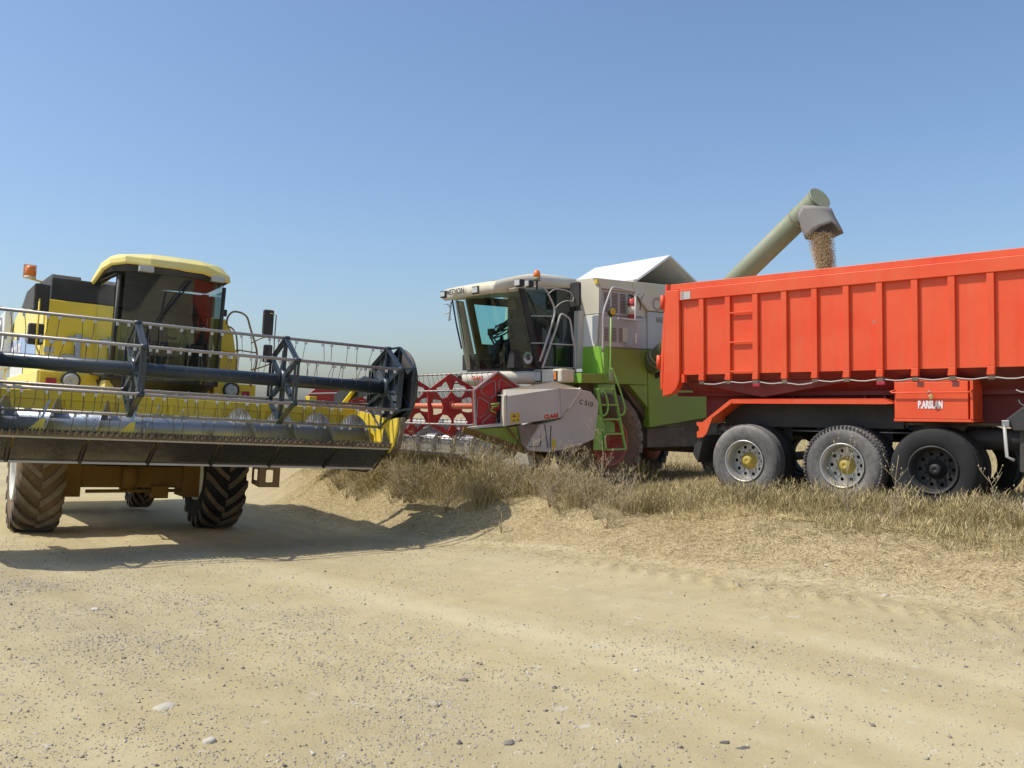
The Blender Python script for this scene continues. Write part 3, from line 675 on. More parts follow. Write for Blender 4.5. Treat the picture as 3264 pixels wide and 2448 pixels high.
for sgn in (-1, 1):
    ys = 2.84 * sgn
    B().prism([(RC.x + (p[0] - RC.x) * .985, RC.z + (p[1] - RC.z) * .985) for p in vtx], 'y', ys, ys + sgn * .014).build('reel_end_disc', 'blueblack', reel)
    spider(ys - sgn * .03).build('reel_spider', 'blueblack', reel)
    b = B()                                           # second, offset star that keeps the tines upright
    v2 = [(p[0] + .09, p[1] + .03) for p in vtx]
    for i in range(6):
        p, q = v2[i], v2[(i + 1) % 6]
        b.beam((p[0], ys + sgn * .13, p[1]), (q[0], ys + sgn * .13, q[1]), .012, .05, (0, 1, 0))
        b.beam((RC.x + .09, ys + sgn * .13, RC.z + .03), (p[0], ys + sgn * .13, p[1]), .02, .04, (0, 1, 0))
        b.beam((vtx[i][0], ys, vtx[i][1]), (p[0], ys + sgn * .13, p[1]), .03, .03)
    b.build('control_star', 'blueblack', reel)
    B().lathe([(.001, 0), (.56, 0), (.575, .02), (.56, .04), (.001, .04)], (RC.x + .07, ys + sgn * .155 - (.04 if sgn < 0 else 0), RC.z + .02), 36, 'y').build('reel_side_guard', 'black_dusty', reel)

# ================================================================ GREEN AND WHITE COMBINE
KC = root('combine_harvester', 'green and white combine harvester with red reel, unloading grain over the red trailer', 'combine harvester', (.876, 17.95, .05), ((-.784, -.62, 0), (.62, -.784, 0)))
YC['group'] = KC['group'] = 'combine harvesters at the field edge'
ag_wheel(KC, (0, 1.26, .93), .93, .68, .44, 1, 'rim_red', 'rubber_mud', 22, 'lug', .2)
ag_wheel(KC, (0, -1.26, .93), .93, .68, .44, -1, 'rim_red', 'rubber_mud', 22, 'lug', .2)
ag_wheel(KC, (-3.9, 1.15, .62), .62, .42, .28, 1, 'rim_red', 'rubber_dark', 16)
ag_wheel(KC, (-3.9, -1.15, .62), .62, .42, .28, -1, 'rim_red', 'rubber_dark', 16)
B().box(-.22, .22, -.95, .95, .75, 1.15).box(-4.05, -3.75, -.95, .95, .55, .75).build('axle', 'brown_dark', KC, .02)
B().prism([(.6, 1.2), (.6, 2.0), (-.5, 2.0), (-1.2, 1.3), (-1.2, .78), (-3.4, .74), (-3.4, 1.2), (-5.8, 1.8), (-5.8, 2.3), (-.5, 2.3)], 'y', -1.10, 1.38).build('threshing_body', 'brown_dark', KC, .02)
# lower green skirt behind the wheel (two panels)
B().prism([(.11, 2.03), (.11, 2.715), (-1.095, 2.715), (-1.095, 2.02)], 'y', 1.30, 1.50).build('side_panel', 'olive', KC, .012)
B().prism([(-.60, 2.015), (-1.11, 2.015), (-1.11, 1.58)], 'y', 1.34, 1.49).build('wheel_arch_panel', 'olive', KC, .006)
B().prism([(-1.115, 2.715), (-1.115, 2.06), (-1.16, 1.18), (-2.9, 1.36), (-6.2, 1.75), (-6.4, 2.715)], 'y', 1.32, 1.497).build('rear_side_panel', 'olive', KC, .012)
B().box(-2.3, -1.18, 1.385, 1.42, .78, 1.16).build('lower_hatch', 'brown_dark', KC, .01)
# upper body
ub = [(.30, 2.72), (.30, 3.32), (.20, 3.78), (.34, 4.0), (-.63, 4.035), (-5.2, 4.10), (-6.3, 3.7), (-6.5, 2.72)]
B().prism([(.20, 2.72), (.20, 3.32), (.12, 3.80), (.30, 4.02), (-.64, 4.03), (-5.2, 4.09), (-6.3, 3.7), (-6.5, 2.72)], 'y', -1.45, 1.44).build('grain_tank_body', 'cream', KC, .012)
B().prism([(-.655, 4.03), (-.75, 3.80), (-1.12, 3.49), (-6.3, 3.47), (-6.2, 3.72), (-5.2, 4.085)], 'y', 1.443, 1.512).build('upper_side_panel', 'cream', KC, .012)
B().prism([(-1.12, 2.73), (-1.12, 3.475), (-6.35, 3.455), (-6.45, 2.73)], 'y', 1.443, 1.495).build('lower_side_panel', 'grey_panel', KC, .01)
B().prism([(.16, 3.83), (.30, 4.015), (-.64, 4.025), (-.73, 3.81)], 'y', 1.443, 1.508).build('tank_top_panel', 'cream', KC, .008)
B().box(-.78, .16, 1.443, 1.47, 3.34, 3.815).build('louvre_panel', 'grey_panel', KC, .006)
B().box(-1.11, .18, 1.443, 1.475, 2.73, 3.325).build('recess_panel', 'grey_panel', KC, .006)
lv = B()
for c in range(4):
    for k in range(14):
        x = .06 - c * .215; z = 3.40 + k * .027; lv.box(x - .15, x, 1.471, 1.478, z, z + .013)
lv.build('louvre_slots', 'brown_dark', KC, kind='stuff')
lv = B()
for c in range(3):
    for k in range(10):
        x = .10 - c * .215; z = 2.84 + k * .027; lv.box(x - .15, x, 1.476, 1.482, z, z + .012)
lv.build('louvre_slots', 'brown_dark', KC, kind='stuff')
# front corner panels beside the cab (lit)
B().hull([(.28, 1.0, 2.73), (.28, 1.44, 2.73), (.28, 1.56, 3.33), (.28, 1.08, 3.33)], [(.21, 1.0, 2.73), (.21, 1.44, 2.73), (.21, 1.505, 3.33), (.21, 1.08, 3.33)]).build('corner_panel', 'white', KC, .008)
B().hull([(.28, 1.08, 3.34), (.28, 1.56, 3.34), (.28, 1.57, 3.80), (.31, 1.41, 4.02), (.31, .96, 4.04)], [(.18, 1.08, 3.34), (.18, 1.505, 3.34), (.14, 1.505, 3.80), (.20, 1.41, 4.02), (.2, .96, 4.04)]).build('corner_panel', 'cream', KC, .008)
B().box(.12, .285, 1.10, 1.66, 2.21, 2.725).build('green_corner_panel', 'green', KC, .01)
B().box(.12, .80, 1.02, 1.66, 2.03, 2.205).build('platform', 'olive', KC, .01)
B().box(.80, .825, 1.02, 1.665, 2.03, 2.21).build('platform_edge', 'green', KC, .004)
B().box(-.2, .25, 1.1, 1.5, 1.1, 2.02).build('ladder_mount', 'ladder_green', KC, .01)
B().hull([(.28, .97, 2.32), (.28, 1.12, 2.32), (.28, 1.16, 3.42), (.28, 1.02, 3.42)], [(.40, .97, 2.32), (.40, 1.10, 2.32), (.40, 1.14, 3.42), (.40, 1.0, 3.42)]).build('cab_rear_column', 'grey_panel', KC, .01)
lettering('side_lettering', 'CLAAS', .36, 'lettering_faded', KC, (-1.22, 1.513, 3.51), (-1, 0, 0), (0, 0, 1), bold=.012)
lettering('model_lettering', 'MEDION', .15, 'lettering_faint', KC, (-1.36, 1.497, 3.27), (-1, 0, 0), (0, 0, 1), bold=.004)
B().box(.34 - .05, .32, 1.485, 1.56, 3.9, 3.98).build('warning_sticker', 'sticker_yellow', KC)
B().box(-.55, -.42, 1.478, 1.50, 2.84, 3.12).build('rail_bracket', 'cream', KC, .004)
# cab
bot = [(1.28, .95), (1.62, .80), (1.84, .45), (1.92, .0), (1.84, -.45), (1.62, -.80), (1.25, -.95)]
top = [(1.70, .97), (1.98, .80), (2.14, .45), (2.20, .0), (2.12, -.45), (1.92, -.80), (1.58, -.97)]
pane(curve(bot, 24), 2.31, 3.70, 'glass_c', KC, 'windscreen', curve(top, 24))
pane([(.42, .955), (1.26, .955)], 2.33, 3.80, 'glass_c', KC, 'door_window', [(.50, .975), (1.64, .975)])
pane([(.42, -.955), (1.23, -.955)], 2.85, 3.66, 'glass_c', KC, 'side_window', [(.42, -.975), (1.50, -.975)])
B().box(.36, 1.2, -.98, -.93, 2.31, 2.86).box(.36, 1.5, -.98, -.93, 3.66, 3.82).build('cab_side_wall', 'dark', KC)
B().beam((1.24, .955, 2.30), (1.68, .975, 3.80), .05, .11, (1, 0, 0)).beam((1.10, -.955, 2.30), (1.46, -.975, 3.80), .05, .16, (1, 0, 0)).box(.36, .44, .91, .98, 2.3, 3.86).box(.36, .46, -.98, -.91, 2.3, 3.86).build('cab_pillars', 'dark', KC)
B().hull(loop([(.36, -.95), (1.25, -.96)] + [(p[0] - .02, p[1]) for p in curve(bot, 18)[::-1]] + [(.36, .96)], 2.24), loop([(.36, -.95), (1.25, -.96)] + [(p[0] - .02, p[1]) for p in curve(bot, 18)[::-1]] + [(.36, .96)], 2.31)).build('cab_floor', 'dark', KC)
B().box(.32, .36, -.97, .97, 2.3, 3.9).build('cab_rear_wall', 'dark', KC)
B().box(.48, 1.0, -.26, .26, 2.62, 2.76).hull([(.46, -.24, 2.76), (.60, -.24, 2.76), (.60, .24, 2.76), (.46, .24, 2.76)], [(.40, -.2, 3.40), (.50, -.2, 3.40), (.50, .2, 3.40), (.40, .2, 3.40)]).box(.55, .85, -.12, .12, 2.31, 2.62).build('driver_seat', 'cloth', KC, .03)
B().tube([(1.62, 0, 2.31), (1.36, 0, 2.95)], .035).lathe([(.19, -.012), (.212, -.012), (.212, .012), (.19, .012)], (0, 0, 0), 24, 'z').build('steering_column', 'dark', KC)
sw = B().lathe([(.19, -.013), (.215, -.013), (.215, .013), (.19, .013)], (0, 0, 0), 28, 'z').beam((-.2, 0, 0), (.2, 0, 0), .03, .016).beam((0, -.2, 0), (0, 0, 0), .03, .016).build('steering_wheel', 'dark', KC)
sw.location = (1.42, 0, 3.0); sw.rotation_euler = (0, R(28), 0)
B().box(1.0, 1.75, .62, .86, 2.31, 2.62).box(.6, 1.25, -.62, -.36, 2.31, 2.82).box(1.2, 1.7, -.85, -.3, 2.31, 2.62).tube([(1.15, -.5, 2.8), (1.3, -.5, 3.02)], .02).box(1.62, 1.70, -.02, .12, 2.96, 3.08).tube([(1.66, .05, 2.96), (1.5, .05, 2.8), (1.36, 0, 2.82)], .016).build('control_console', 'dark', KC, .01)
# windscreen sticker: an oval silver foil, plain shapes only
ov = B().prism([(.085 * math.cos(a), .115 * math.sin(a)) for a in [k * math.pi / 8 for k in range(16)]], 'y', 0, .003).build('oval_sticker', 'clear_lens', KC)
ob = B().prism([(-.01 + .045 * math.cos(a) * (1.2 if k % 3 else .8), .01 + .06 * math.sin(a)) for k, a in enumerate([k * math.pi / 6 for k in range(12)])], 'y', .004, .006).build('sticker_blot', 'lettering_dark', ov)
ov.location = (1.46, .905, 2.50); ov.rotation_euler = (R(0), 0, R(-23))
# roof
rp = [(.30, -1.0), (1.9, -1.0), (2.14, -.85), (2.30, -.4), (2.36, .0), (2.36, .5), (2.30, .88), (2.10, 1.0), (.30, 1.0)]
rr_ = curve(rp, 32); n = len(rr_)
def kz(p, lo, hi):
    f = max(0, min(1, (p[0] - .3) / 2.0)); zt = 4.07 + .03 * math.sin(f * 3.14) - .22 * max(0, f - .35) ** 1.3 * 1.6
    zb = 3.86 - .06 * f - .17 * max(0, f - .55) / .45
    return zb + (zt - zb) * hi if lo else zt
def kl(k, hi): return [(1.2 + (p[0] - 1.2) * k, p[1] * k, kz(p, 1, hi)) for p in rr_]
L = [kl(.95, 0), kl(.995, .10), kl(1.0, .55), kl(.97, .88), kl(.86, 1.03), kl(.5, 1.12)]
b = B(); b.add(sum(L, []), [(i * n + k, i * n + (k + 1) % n, (i + 1) * n + (k + 1) % n, (i + 1) * n + k) for i in range(5) for k in range(n)], True)
b.add(L[0], [tuple(range(n))]); b.add(L[5], [tuple(range(n))]); b.build('cab_roof', 'cream', KC)
lettering('roof_lettering', 'MEDION', .145, 'lettering_dark', KC, (2.395, -.40, 3.70), (0, 1, 0), (.0, 0, 1), bold=.004, shear=.1, sx=1.05)
def face_lamp(x, y, z, wd, ht, m='clear_lens', dp=.03):
    B().box(x - dp, x, y - wd / 2 - .02, y + wd / 2 + .02, z - ht / 2 - .02, z + ht / 2 + .02).build('lamp_housing', 'dark', KC, .008)
    B().box(x, x + .012, y - wd / 2, y + wd / 2, z - ht / 2, z + ht / 2).build('lamp_lens', m, KC, .008)
face_lamp(2.27, -.70, 3.765, .14, .09, dp=.10); face_lamp(2.37, .50, 3.72, .16, .10, dp=.10)
for x in (1.97, 1.76): 
    B().box(x - .07, x + .04, 1.20, 1.36, 3.74, 3.86).build('work_lamp', 'dark', KC, .01); B().box(x + .04, x + .052, 1.21, 1.35, 3.75, 3.85).build('work_lamp_lens', 'clear_lens', KC, .006)
B().tube([(2.0, .98, 3.70), (1.98, 1.28, 3.72), (1.6, 1.28, 3.73)], .013, 6).build('lamp_bracket', 'grey_rail', KC)
B().lathe([(.001, 0), (.062, 0), (.066, .06), (.001, .06)], (1.53, 1.25, 3.88), 18, 'z').build('beacon_base', 'pale_green', KC)
B().lathe([(.001, .06), (.062, .06), (.064, .12), (.05, .17), (.025, .195), (.001, .20)], (1.53, 1.25, 3.88), 18, 'z').build('beacon', 'orange_lens', KC)
B().tube([(1.53, 1.25, 3.72), (1.53, 1.25, 3.88)], .018, 8).build('beacon_stem', 'dark', KC)
# big mirror frame, mirror and rails by the door
B().tube(curve([(1.66, 1.1, 3.76), (1.50, 1.25, 3.77), (1.34, 1.25, 3.75), (1.22, 1.25, 3.60), (1.10, 1.25, 3.36), (1.20, 1.25, 3.05), (1.34, 1.25, 2.70), (1.42, 1.2, 2.42)], 28), .019, 8).tube([(1.12, 1.25, 3.26), (1.5, 1.05, 3.26)], .011, 6).tube([(1.3, 1.25, 2.76), (1.5, 1.05, 2.76)], .011, 6).build('mirror_frame', 'grey_rail', KC)
B().tube(curve([(1.24, 1.25, 3.67), (1.10, 1.27, 3.76), (.80, 1.3, 3.74), (.70, 1.32, 3.64)], 14), .010, 6).tube(curve([(1.10, 1.25, 3.40), (1.0, 1.27, 3.50), (.86, 1.3, 3.56), (.72, 1.32, 3.56), (.70, 1.32, 3.64)], 14), .010, 6).build('mirror_arm', 'grey_rail', KC)
b = B().prism(rrect(1.19, 1.45, 3.46, 3.92, .04), 'x', .62, .68); b.build('mirror', 'black_dusty', KC, .01)
B().tube(curve([(1.40, 1.25, 2.30), (1.20, 1.25, 2.75), (1.05, 1.25, 3.08), (.97, 1.25, 3.28), (.90, 1.25, 3.31), (.80, 1.25, 3.27), (.72, 1.25, 3.20), (.66, 1.25, 2.90), (.59, 1.25, 2.62), (.59, 1.25, 2.24)], 40), .019, 8).tube([(1.2, 1.25, 2.75), (.60, 1.25, 2.75)], .015, 6).tube([(1.40, 1.25, 2.32), (.59, 1.25, 2.32)], .012, 6).build('platform_rail', 'grey_rail', KC)
# wiper and small front mirror on the far front corner
B().tube([(2.10, -.62, 3.66), (2.02, -.60, 3.2), (1.92, -.56, 2.72)], .016, 6).build('front_pillar_pipe', 'dark', KC)
B().tube(curve([(2.14, -.86, 3.60), (2.14, -.72, 3.58), (2.12, -.66, 3.50), (2.12, -.70, 3.42), (2.12, -.86, 3.41)], 12), .011, 6).tube([(2.12, -.86, 3.40), (2.12, -.62, 3.28)], .008, 6).tube([(2.12, -.63, 3.62), (2.12, -.70, 3.26)], .014, 6).build('wiper_hoses', 'grey_rail', KC)
# bumper panels with lamps
bf = curve([(1.30, 1.0), (1.62, .86), (1.95, .45), (2.02, .0), (1.92, -.5), (1.55, -.95), (1.2, -1.05)], 24)
b = B(); LL = [[(p[0] - .03, p[1] * .98, 2.25) for p in bf], [(p[0] + .02, p[1] * 1.01, 2.20) for p in bf], [(p[0] + .02, p[1] * 1.01, 2.09) for p in bf], [(p[0] - .05, p[1] * .98, 2.01) for p in bf], [(p[0] - .12, p[1] * .96, 2.05) for p in bf], [(p[0] - .12, p[1] * .96, 2.22) for p in bf]]
n = len(bf); b.add(sum(LL, []), [(i * n + k, i * n + k + 1, ((i + 1) % 6) * n + k + 1, ((i + 1) % 6) * n + k) for i in range(6) for k in range(n - 1)] + [tuple(i * n for i in range(6)), tuple(i * n + n - 1 for i in range(6))], True)
b.build('front_bumper', 'cream', KC)
B().box(1.02, 1.34, .88, 1.70, 2.03, 2.28).build('side_bumper', 'cream', KC, .035)
face_lamp(1.352, 1.07, 2.155, .15, .17); face_lamp(1.352, 1.55, 2.15, .06, .14, 'orange_lens'); face_lamp(1.80, -.93, 2.13, .14, .13, dp=.2)
B().box(1.30, 1.95, -.5, .1, 2.02, 2.06).build('bumper_tray', 'dark', KC)
lettering('bumper_lettering', 'CLAAS', .10, 'lettering_red', KC, (2.075, -.02, 2.10), (-.16, 1, 0), (0, 0, 1), bold=.003)
# tank cover flaps (tent)
B().hull([(-1.38, .95, 4.20), (-1.33, -1.35, 4.20), (-2.40, -1.35, 4.80), (-2.40, .95, 4.80)], [(-1.42, .95, 4.17), (-1.37, -1.35, 4.17), (-2.42, -1.35, 4.76), (-2.42, .95, 4.76)]).build('tank_cover', 'white', KC, .004)
B().hull([(-2.425, .95, 4.79), (-2.425, -1.35, 4.79), (-3.35, -1.35, 4.27), (-3.35, .95, 4.27)], [(-2.425, .95, 4.75), (-2.425, -1.35, 4.75), (-3.33, -1.35, 4.24), (-3.33, .95, 4.24)]).build('tank_cover', 'white', KC, .004)
B().box(-3.35, -1.2, -1.4, -1.3, 4.04, 4.17).box(-1.36, -1.26, -1.3, .98, 4.04, 4.17).box(-3.4, -3.3, -1.3, .98, 4.04, 4.22).build('tank_rim', 'grey_panel', KC)
B().hull([(-1.45, -1.36, 4.17), (-2.42, -1.36, 4.74), (-3.3, -1.36, 4.2)], [(-1.45, -1.34, 4.17), (-2.42, -1.34, 4.74), (-3.3, -1.34, 4.2)]).build('tank_end_plate', 'black_dusty', KC)
# recess rails, ladder
B().tube(curve([(.36, 1.75, 2.62), (.35, 1.75, 3.0), (.34, 1.75, 3.33), (.22, 1.75, 3.62), (.12, 1.75, 3.80), (.0, 1.75, 3.82), (-.3, 1.75, 3.80), (-.51, 1.75, 3.79)], 32), .021, 8).tube([(-.51, 1.75, 3.79), (-.50, 1.75, 2.78)], .021, 8).tube(curve([(-.03, 1.75, 3.25), (-.3, 1.75, 3.245), (-.6, 1.75, 3.24), (-.72, 1.75, 3.26), (-.76, 1.70, 3.32), (-.76, 1.52, 3.34)], 20), .019, 8).tube([(-.51, 1.75, 3.76), (-.8, 1.7, 3.78), (-.88, 1.52, 3.66)], .012, 6).box(-.54, -.46, 1.5, 1.75, 2.76, 2.80).build('platform_rail', 'grey_rail', KC)
B().box(-.52, -.47, 1.77, 1.775, 2.80, 3.0).build('rail_plate', 'white', KC)
B().tube([(.36, 1.75, 2.62), (.30, 1.72, 2.25), (.22, 1.72, 2.05)], .012, 6).tube([(.15, 1.75, 3.27), (.16, 1.75, 2.63), (.17, 1.75, 2.28), (.17, 1.75, 2.05)], .016, 8).build('lamp_post', 'ladder_green', KC)
B().lathe([(.001, 0), (.06, .0), (.085, .06), (.085, .10), (.001, .10)], (.13, 1.68, 3.37), 20, 'y').tube([(.15, 1.75, 3.27), (.14, 1.72, 3.34)], .022, 8).build('work_lamp', 'dark', KC)
B().lathe([(.001, .10), (.075, .10), (.06, .12), (.001, .125)], (.13, 1.68, 3.37), 20, 'y').build('work_lamp_lens', 'sticker_yellow', KC)
def stile(pts, n='ladder_stile', r=.02): B().tube(pts, r, 7).build(n, 'ladder_green', KC)
ladder = B().beam((.50, 1.75, 1.92), (.30, 1.75, .80), .05, .05, (1, 0, 0)).build('ladder', 'ladder_green', KC, .006)
B().beam((.10, 1.75, 2.0), (-.22, 1.75, .80), .04, .05, (1, 0, 0)).build('ladder_side', 'ladder_green', ladder, .006)
B().hull([(.54, 1.70, 1.45), (.46, 1.80, 1.45), (.40, 1.80, .80), (.56, 1.70, .80)], [(.53, 1.69, 1.45), (.45, 1.79, 1.45), (.39, 1.79, .80), (.55, 1.69, .80)]).build('ladder_side_plate', 'ladder_green', ladder)
for z in (1.92, 1.63, 1.36, 1.09, .80):
    f = (z - .8) / 1.12; B().box(-.22 + .30 * f, .30 + .20 * f, 1.66, 1.80, z - .015, z + .015).build('rung', 'ladder_green', ladder, .004)
B().tube(curve([(.48, 1.78, 1.86), (.42, 1.84, 1.88), (.37, 1.86, 1.75), (.34, 1.86, 1.58), (.37, 1.84, 1.46), (.42, 1.78, 1.42)], 20), .017, 7).build('ladder_grip', 'ladder_green', ladder)
B().tube(curve([(.18, 1.78, 2.30), (.14, 1.80, 2.26), (.04, 1.84, 1.98), (-.06, 1.86, 1.70), (-.10, 1.86, 1.55), (-.08, 1.84, 1.46), (-.02, 1.78, 1.42)], 24), .018, 7).build('ladder_grip', 'ladder_green', ladder)
B().box(-.14, .14, 1.503, 1.507, 2.08, 2.34).build('notice_plate', 'grey_panel', KC)
# ---- header and reel of the green combine
kh = B().prism([(2.15, .55), (2.22, .55), (2.28, 1.30), (2.20, 1.34)], 'y', -4.45, 1.9).prism([(2.2, .55), (2.2, .60), (2.9, .58), (3.6, .82), (3.62, .80), (2.9, .52)], 'y', -4.45, 1.9).build('header', 'grey_panel', KC)
B().tube([(2.62, -4.4, .92), (2.62, 1.85, .92)], .19, 24).build('auger_tube', 'steel', kh)
flight(-4.3, 1.8, 1, .18, .30, .6, (2.62, .92)).build('auger_flight', 'steel', kh)
B().box(3.58, 3.66, -4.45, 1.9, .80, .84).build('knife_bar', 'knife', kh)
g2 = None
for k in range(84):
    y = -4.4 + k * .0762
    if g2 is None: g2 = B().hull([(0, -.018, -.014), (0, .018, -.014), (0, .018, .02), (0, -.018, .02)], [(.13, -.004, .02), (.13, .004, .02), (.13, .004, .026), (.13, -.004, .026)]).build('knife_guard', 'steel', kh); g2.location = (3.65, y, .83)
    else: inst(g2, (3.65, y, .83))
# end panel
lo = [(2.10, 1.30), (1.64, 1.385), (1.19, 1.905), (.93, 1.86), (.74, 1.68), (.76, 1.47), (.86, 1.02), (1.22, .91), (1.89, .82), (2.52, .87)]
B().prism(lo, 'y', 1.93, 2.035).build('end_panel', 'grey_panel', kh, .012)
upp = [(2.88, 1.285), (2.855, 1.77), (1.71, 1.91), (1.70, 1.91), (1.215, 1.90), (1.665, 1.405)]
B().prism([(2.88, 1.285), (2.855, 1.77), (1.715, 1.91), (1.67, 1.41)], 'y', 1.90, 2.075).build('end_cover', 'grey_panel', kh, .012)
B().prism([(1.705, 1.91), (1.215, 1.90), (1.66, 1.412)], 'y', 1.92, 2.07).build('end_cover_rear', 'grey_panel', kh, .01)
B().hull([(2.855, 2.075, 1.772), (1.715, 2.075, 1.912), (1.215, 2.07, 1.905), (1.20, 2.0, 1.925), (1.75, 1.97, 2.03), (2.84, 1.97, 1.885)], [(2.85, 1.9, 1.77), (1.72, 1.9, 1.90), (1.22, 1.9, 1.90), (1.22, 1.9, 1.92), (1.75, 1.9, 2.02), (2.83, 1.9, 1.88)]).build('end_cover_top', 'cream', kh)
B().beam((1.20, 2.05, 1.92), (1.50, 2.05, 1.575), .05, .03, (0, 1, 0)).build('bevel_highlight', 'white', kh)  # bevel edge catching the sun, its brightness painted white
B().box(2.882, 2.93, 2.02, 2.08, 1.28, 1.78).box(2.86, 2.90, 1.86, 2.08, 1.78, 1.80).build('end_flange', 'cream', kh, .004)
B().box(2.60, 2.87, 1.80, 1.895, 1.32, 1.84).build('end_void', 'dark', kh)
lettering('header_lettering', 'C 510', .12, 'lettering_dark', kh, (1.225, 2.037, 1.65), (-1, 0, -.17), (-.17, 0, 1), sx=1.12, bold=.002)
lettering('brand_lettering', 'CLAAS', .095, 'lettering_red', kh, (2.06, 2.077, 1.39), (-1, 0, .10), (0, 0, 1), bold=.006, sx=1.1)
B().box(2.60, 2.79, 2.077, 2.081, 1.34, 1.50).build('warning_sticker', 'sticker_yellow', kh)
B().prism([(2.75, 1.43), (2.71, 1.48), (2.68, 1.43)], 'y', 2.082, 2.084).prism([(2.64, 1.44), (2.62, 1.47), (2.61, 1.44)], 'y', 2.082, 2.084).box(2.70, 2.74, 2.082, 2.084, 1.36, 1.38).box(2.62, 2.65, 2.082, 2.084, 1.37, 1.40).build('warning_symbol', 'lettering_dark', kh)
B().prism([(1.86, .86), (1.80, .85), (1.76, .98), (1.80, 1.05), (1.86, 1.03)], 'y', 2.037, 2.041).build('warning_sticker', 'sticker_yellow', kh)
B().hull([(2.62, 2.036, 1.30), (2.10, 2.036, 1.30), (2.48, 2.036, .87), (2.5, 2.036, .86)], [(2.62, 2.05, 1.30), (2.15, 2.05, 1.30), (2.49, 2.05, .90), (2.51, 2.05, .88)]).build('divider_fairing', 'steel', kh)
for a, c in (((2.35, 2.04, .93), (2.12, 2.04, .93)), ((1.95, 2.04, .90), (2.02, 2.04, 1.30)), ((2.12, 2.04, .93), (2.10, 2.04, 1.12)), ((1.90, 2.04, .90), (1.88, 2.04, 1.28))):
    B().beam(a, c, .012, .014, (0, 1, 0)).build('scuff_strip', 'lettering_dark', kh)
# crop divider nose
B().hull([(3.66, 1.90, 1.26), (2.9, 1.74, 1.33), (2.9, 2.05, 1.33)], [(3.60, 1.90, 1.235), (2.9, 1.74, 1.285), (2.9, 2.05, 1.285)]).build('divider_top', 'grey_panel', kh)
B().hull([(3.60, 1.90, 1.23), (2.60, 2.03, 1.28), (2.05, 2.03, 1.29), (2.50, 2.03, .92), (3.15, 1.98, 1.02)], [(3.58, 1.88, 1.23), (2.60, 1.76, 1.28), (2.05, 1.76, 1.29), (2.50, 1.76, .92), (3.15, 1.80, 1.02)]).build('divider', 'olive', kh, .01)
B().beam((3.64, 1.92, 1.24), (2.45, 2.06, .86), .05, .10).beam((2.45, 2.06, .86), (1.90, 2.06, .66), .04, .05).beam((2.85, 2.07, 1.26), (2.40, 2.08, .80), .03, .03).build('divider_runner', 'yellow_dirty', kh, .01)
KR = Vector((2.85, 0, 1.61)); kr = .57
kreel = B().tube([(KR.x, -4.25, KR.z), (KR.x, 1.82, KR.z)], .052, 18).build('reel', 'reel_orange', KC)
ka = [math.pi / 2 + R(-3) + k * math.pi / 3 for k in range(6)]
kv = [(KR.x + kr * math.cos(a), KR.z + kr * math.sin(a)) for a in ka]
def plate(y, solid=False):
    def pol(r, a): return (KR.x + r * math.cos(a), KR.z + r * math.sin(a))
    outer = [(KR.x + (p[0] - KR.x) * 1.03, KR.z + (p[1] - KR.z) * 1.03) for p in kv]
    b = B()
    if solid:
        b.prism(outer, 'y', y - .01, y + .01)
    else:
        holes = []
        for i in range(6):
            a0 = ka[i] + math.pi / 6
            pts = [pol(.19, a0), pol(.25, a0 - .45), pol(.36, a0 - .38), pol(.445, a0 - .30), pol(.455, a0 - .20), pol(.415, a0), pol(.455, a0 + .20), pol(.445, a0 + .30), pol(.36, a0 + .38), pol(.25, a0 + .45)]
            holes.append(pts)
        b.prism(outer, 'y', y - .008, y + .008, holes)
    b.lathe([(.052, -.05), (.085, -.05), (.085, .05), (.052, .05)], (KR.x, y, KR.z), 18, 'y')
    return b
for y in (-2.32, -.93, .46): plate(y).build('reel_spider', 'reel_red', kreel)
plate(-4.22, True).build('reel_end_disc', 'reel_red', kreel); plate(1.80, True).build('reel_end_disc', 'reel_red', kreel)
rb = B()
for i in range(6):
    a0 = ka[i] + math.pi / 6
    lp = [(KR.x + r_ * math.cos(a), KR.z + r_ * math.sin(a)) for r_, a in ((.20, a0 - .35), (.42, a0 - .42), (.46, a0 - .3), (.44, a0 + .3), (.42, a0 + .42), (.20, a0 + .35))]
    rb.tube([(p[0], 1.815, p[1]) for p in lp + lp[:1]], .010, 5)
rb.build('pressed_ribs', 'bat', kreel)
rimb = B()
for i in range(6):
    for yy in (1.84, -4.26): rimb.beam((kv[i][0], yy, kv[i][1]), (kv[(i + 1) % 6][0], yy, kv[(i + 1) % 6][1]), .03, .04, (0, 1, 0))
rimb.build('end_rim', 'bat', kreel, kind='stuff')
kb = None; kt = None
for bi, (bx, bz) in enumerate(kv):
    if kb is None: kb = B().tube([(0, -4.22, 0), (0, 1.85, 0)], .015, 7); 
    o = (kb.build('reel_bat', 'bat', kreel) if bi == 0 else inst(kb0)); 
    if bi == 0: kb0 = o
    o.location = (bx, 0, bz)
    for k in range(39):
        y = -4.12 + k * .154
        if kt is None: kt = B().tube([(0, 0, .01), (.02, 0, -.015), (-.01, .003, -.09), (-.045, .006, -.22)], .0042, 4).build('tine', 'tine', kreel); t = kt
        else: t = inst(kt)
        t.location = (bx, y, bz); t.rotation_euler = (random.uniform(-.15, .15), random.uniform(-.1, .25), 0)
cb = B()
for bx, bz in kv:
    for k in range(39): y = -4.12 + k * .154; cb.tube([(bx, y - .012, bz), (bx, y + .012, bz)], .022, 6)
cb.build('tine_clips', 'bat', kreel, kind='stuff')
B().prism([(1.2, 1.4), (1.2, 1.52), (2.2, 1.75), (2.9, 1.68), (2.9, 1.56)], 'y', 1.84, 1.89).prism([(1.2, 1.4), (1.2, 1.52), (2.2, 1.75), (2.9, 1.68), (2.9, 1.56)], 'y', -4.36, -4.30).build('reel_arm', 'reel_red', kh)
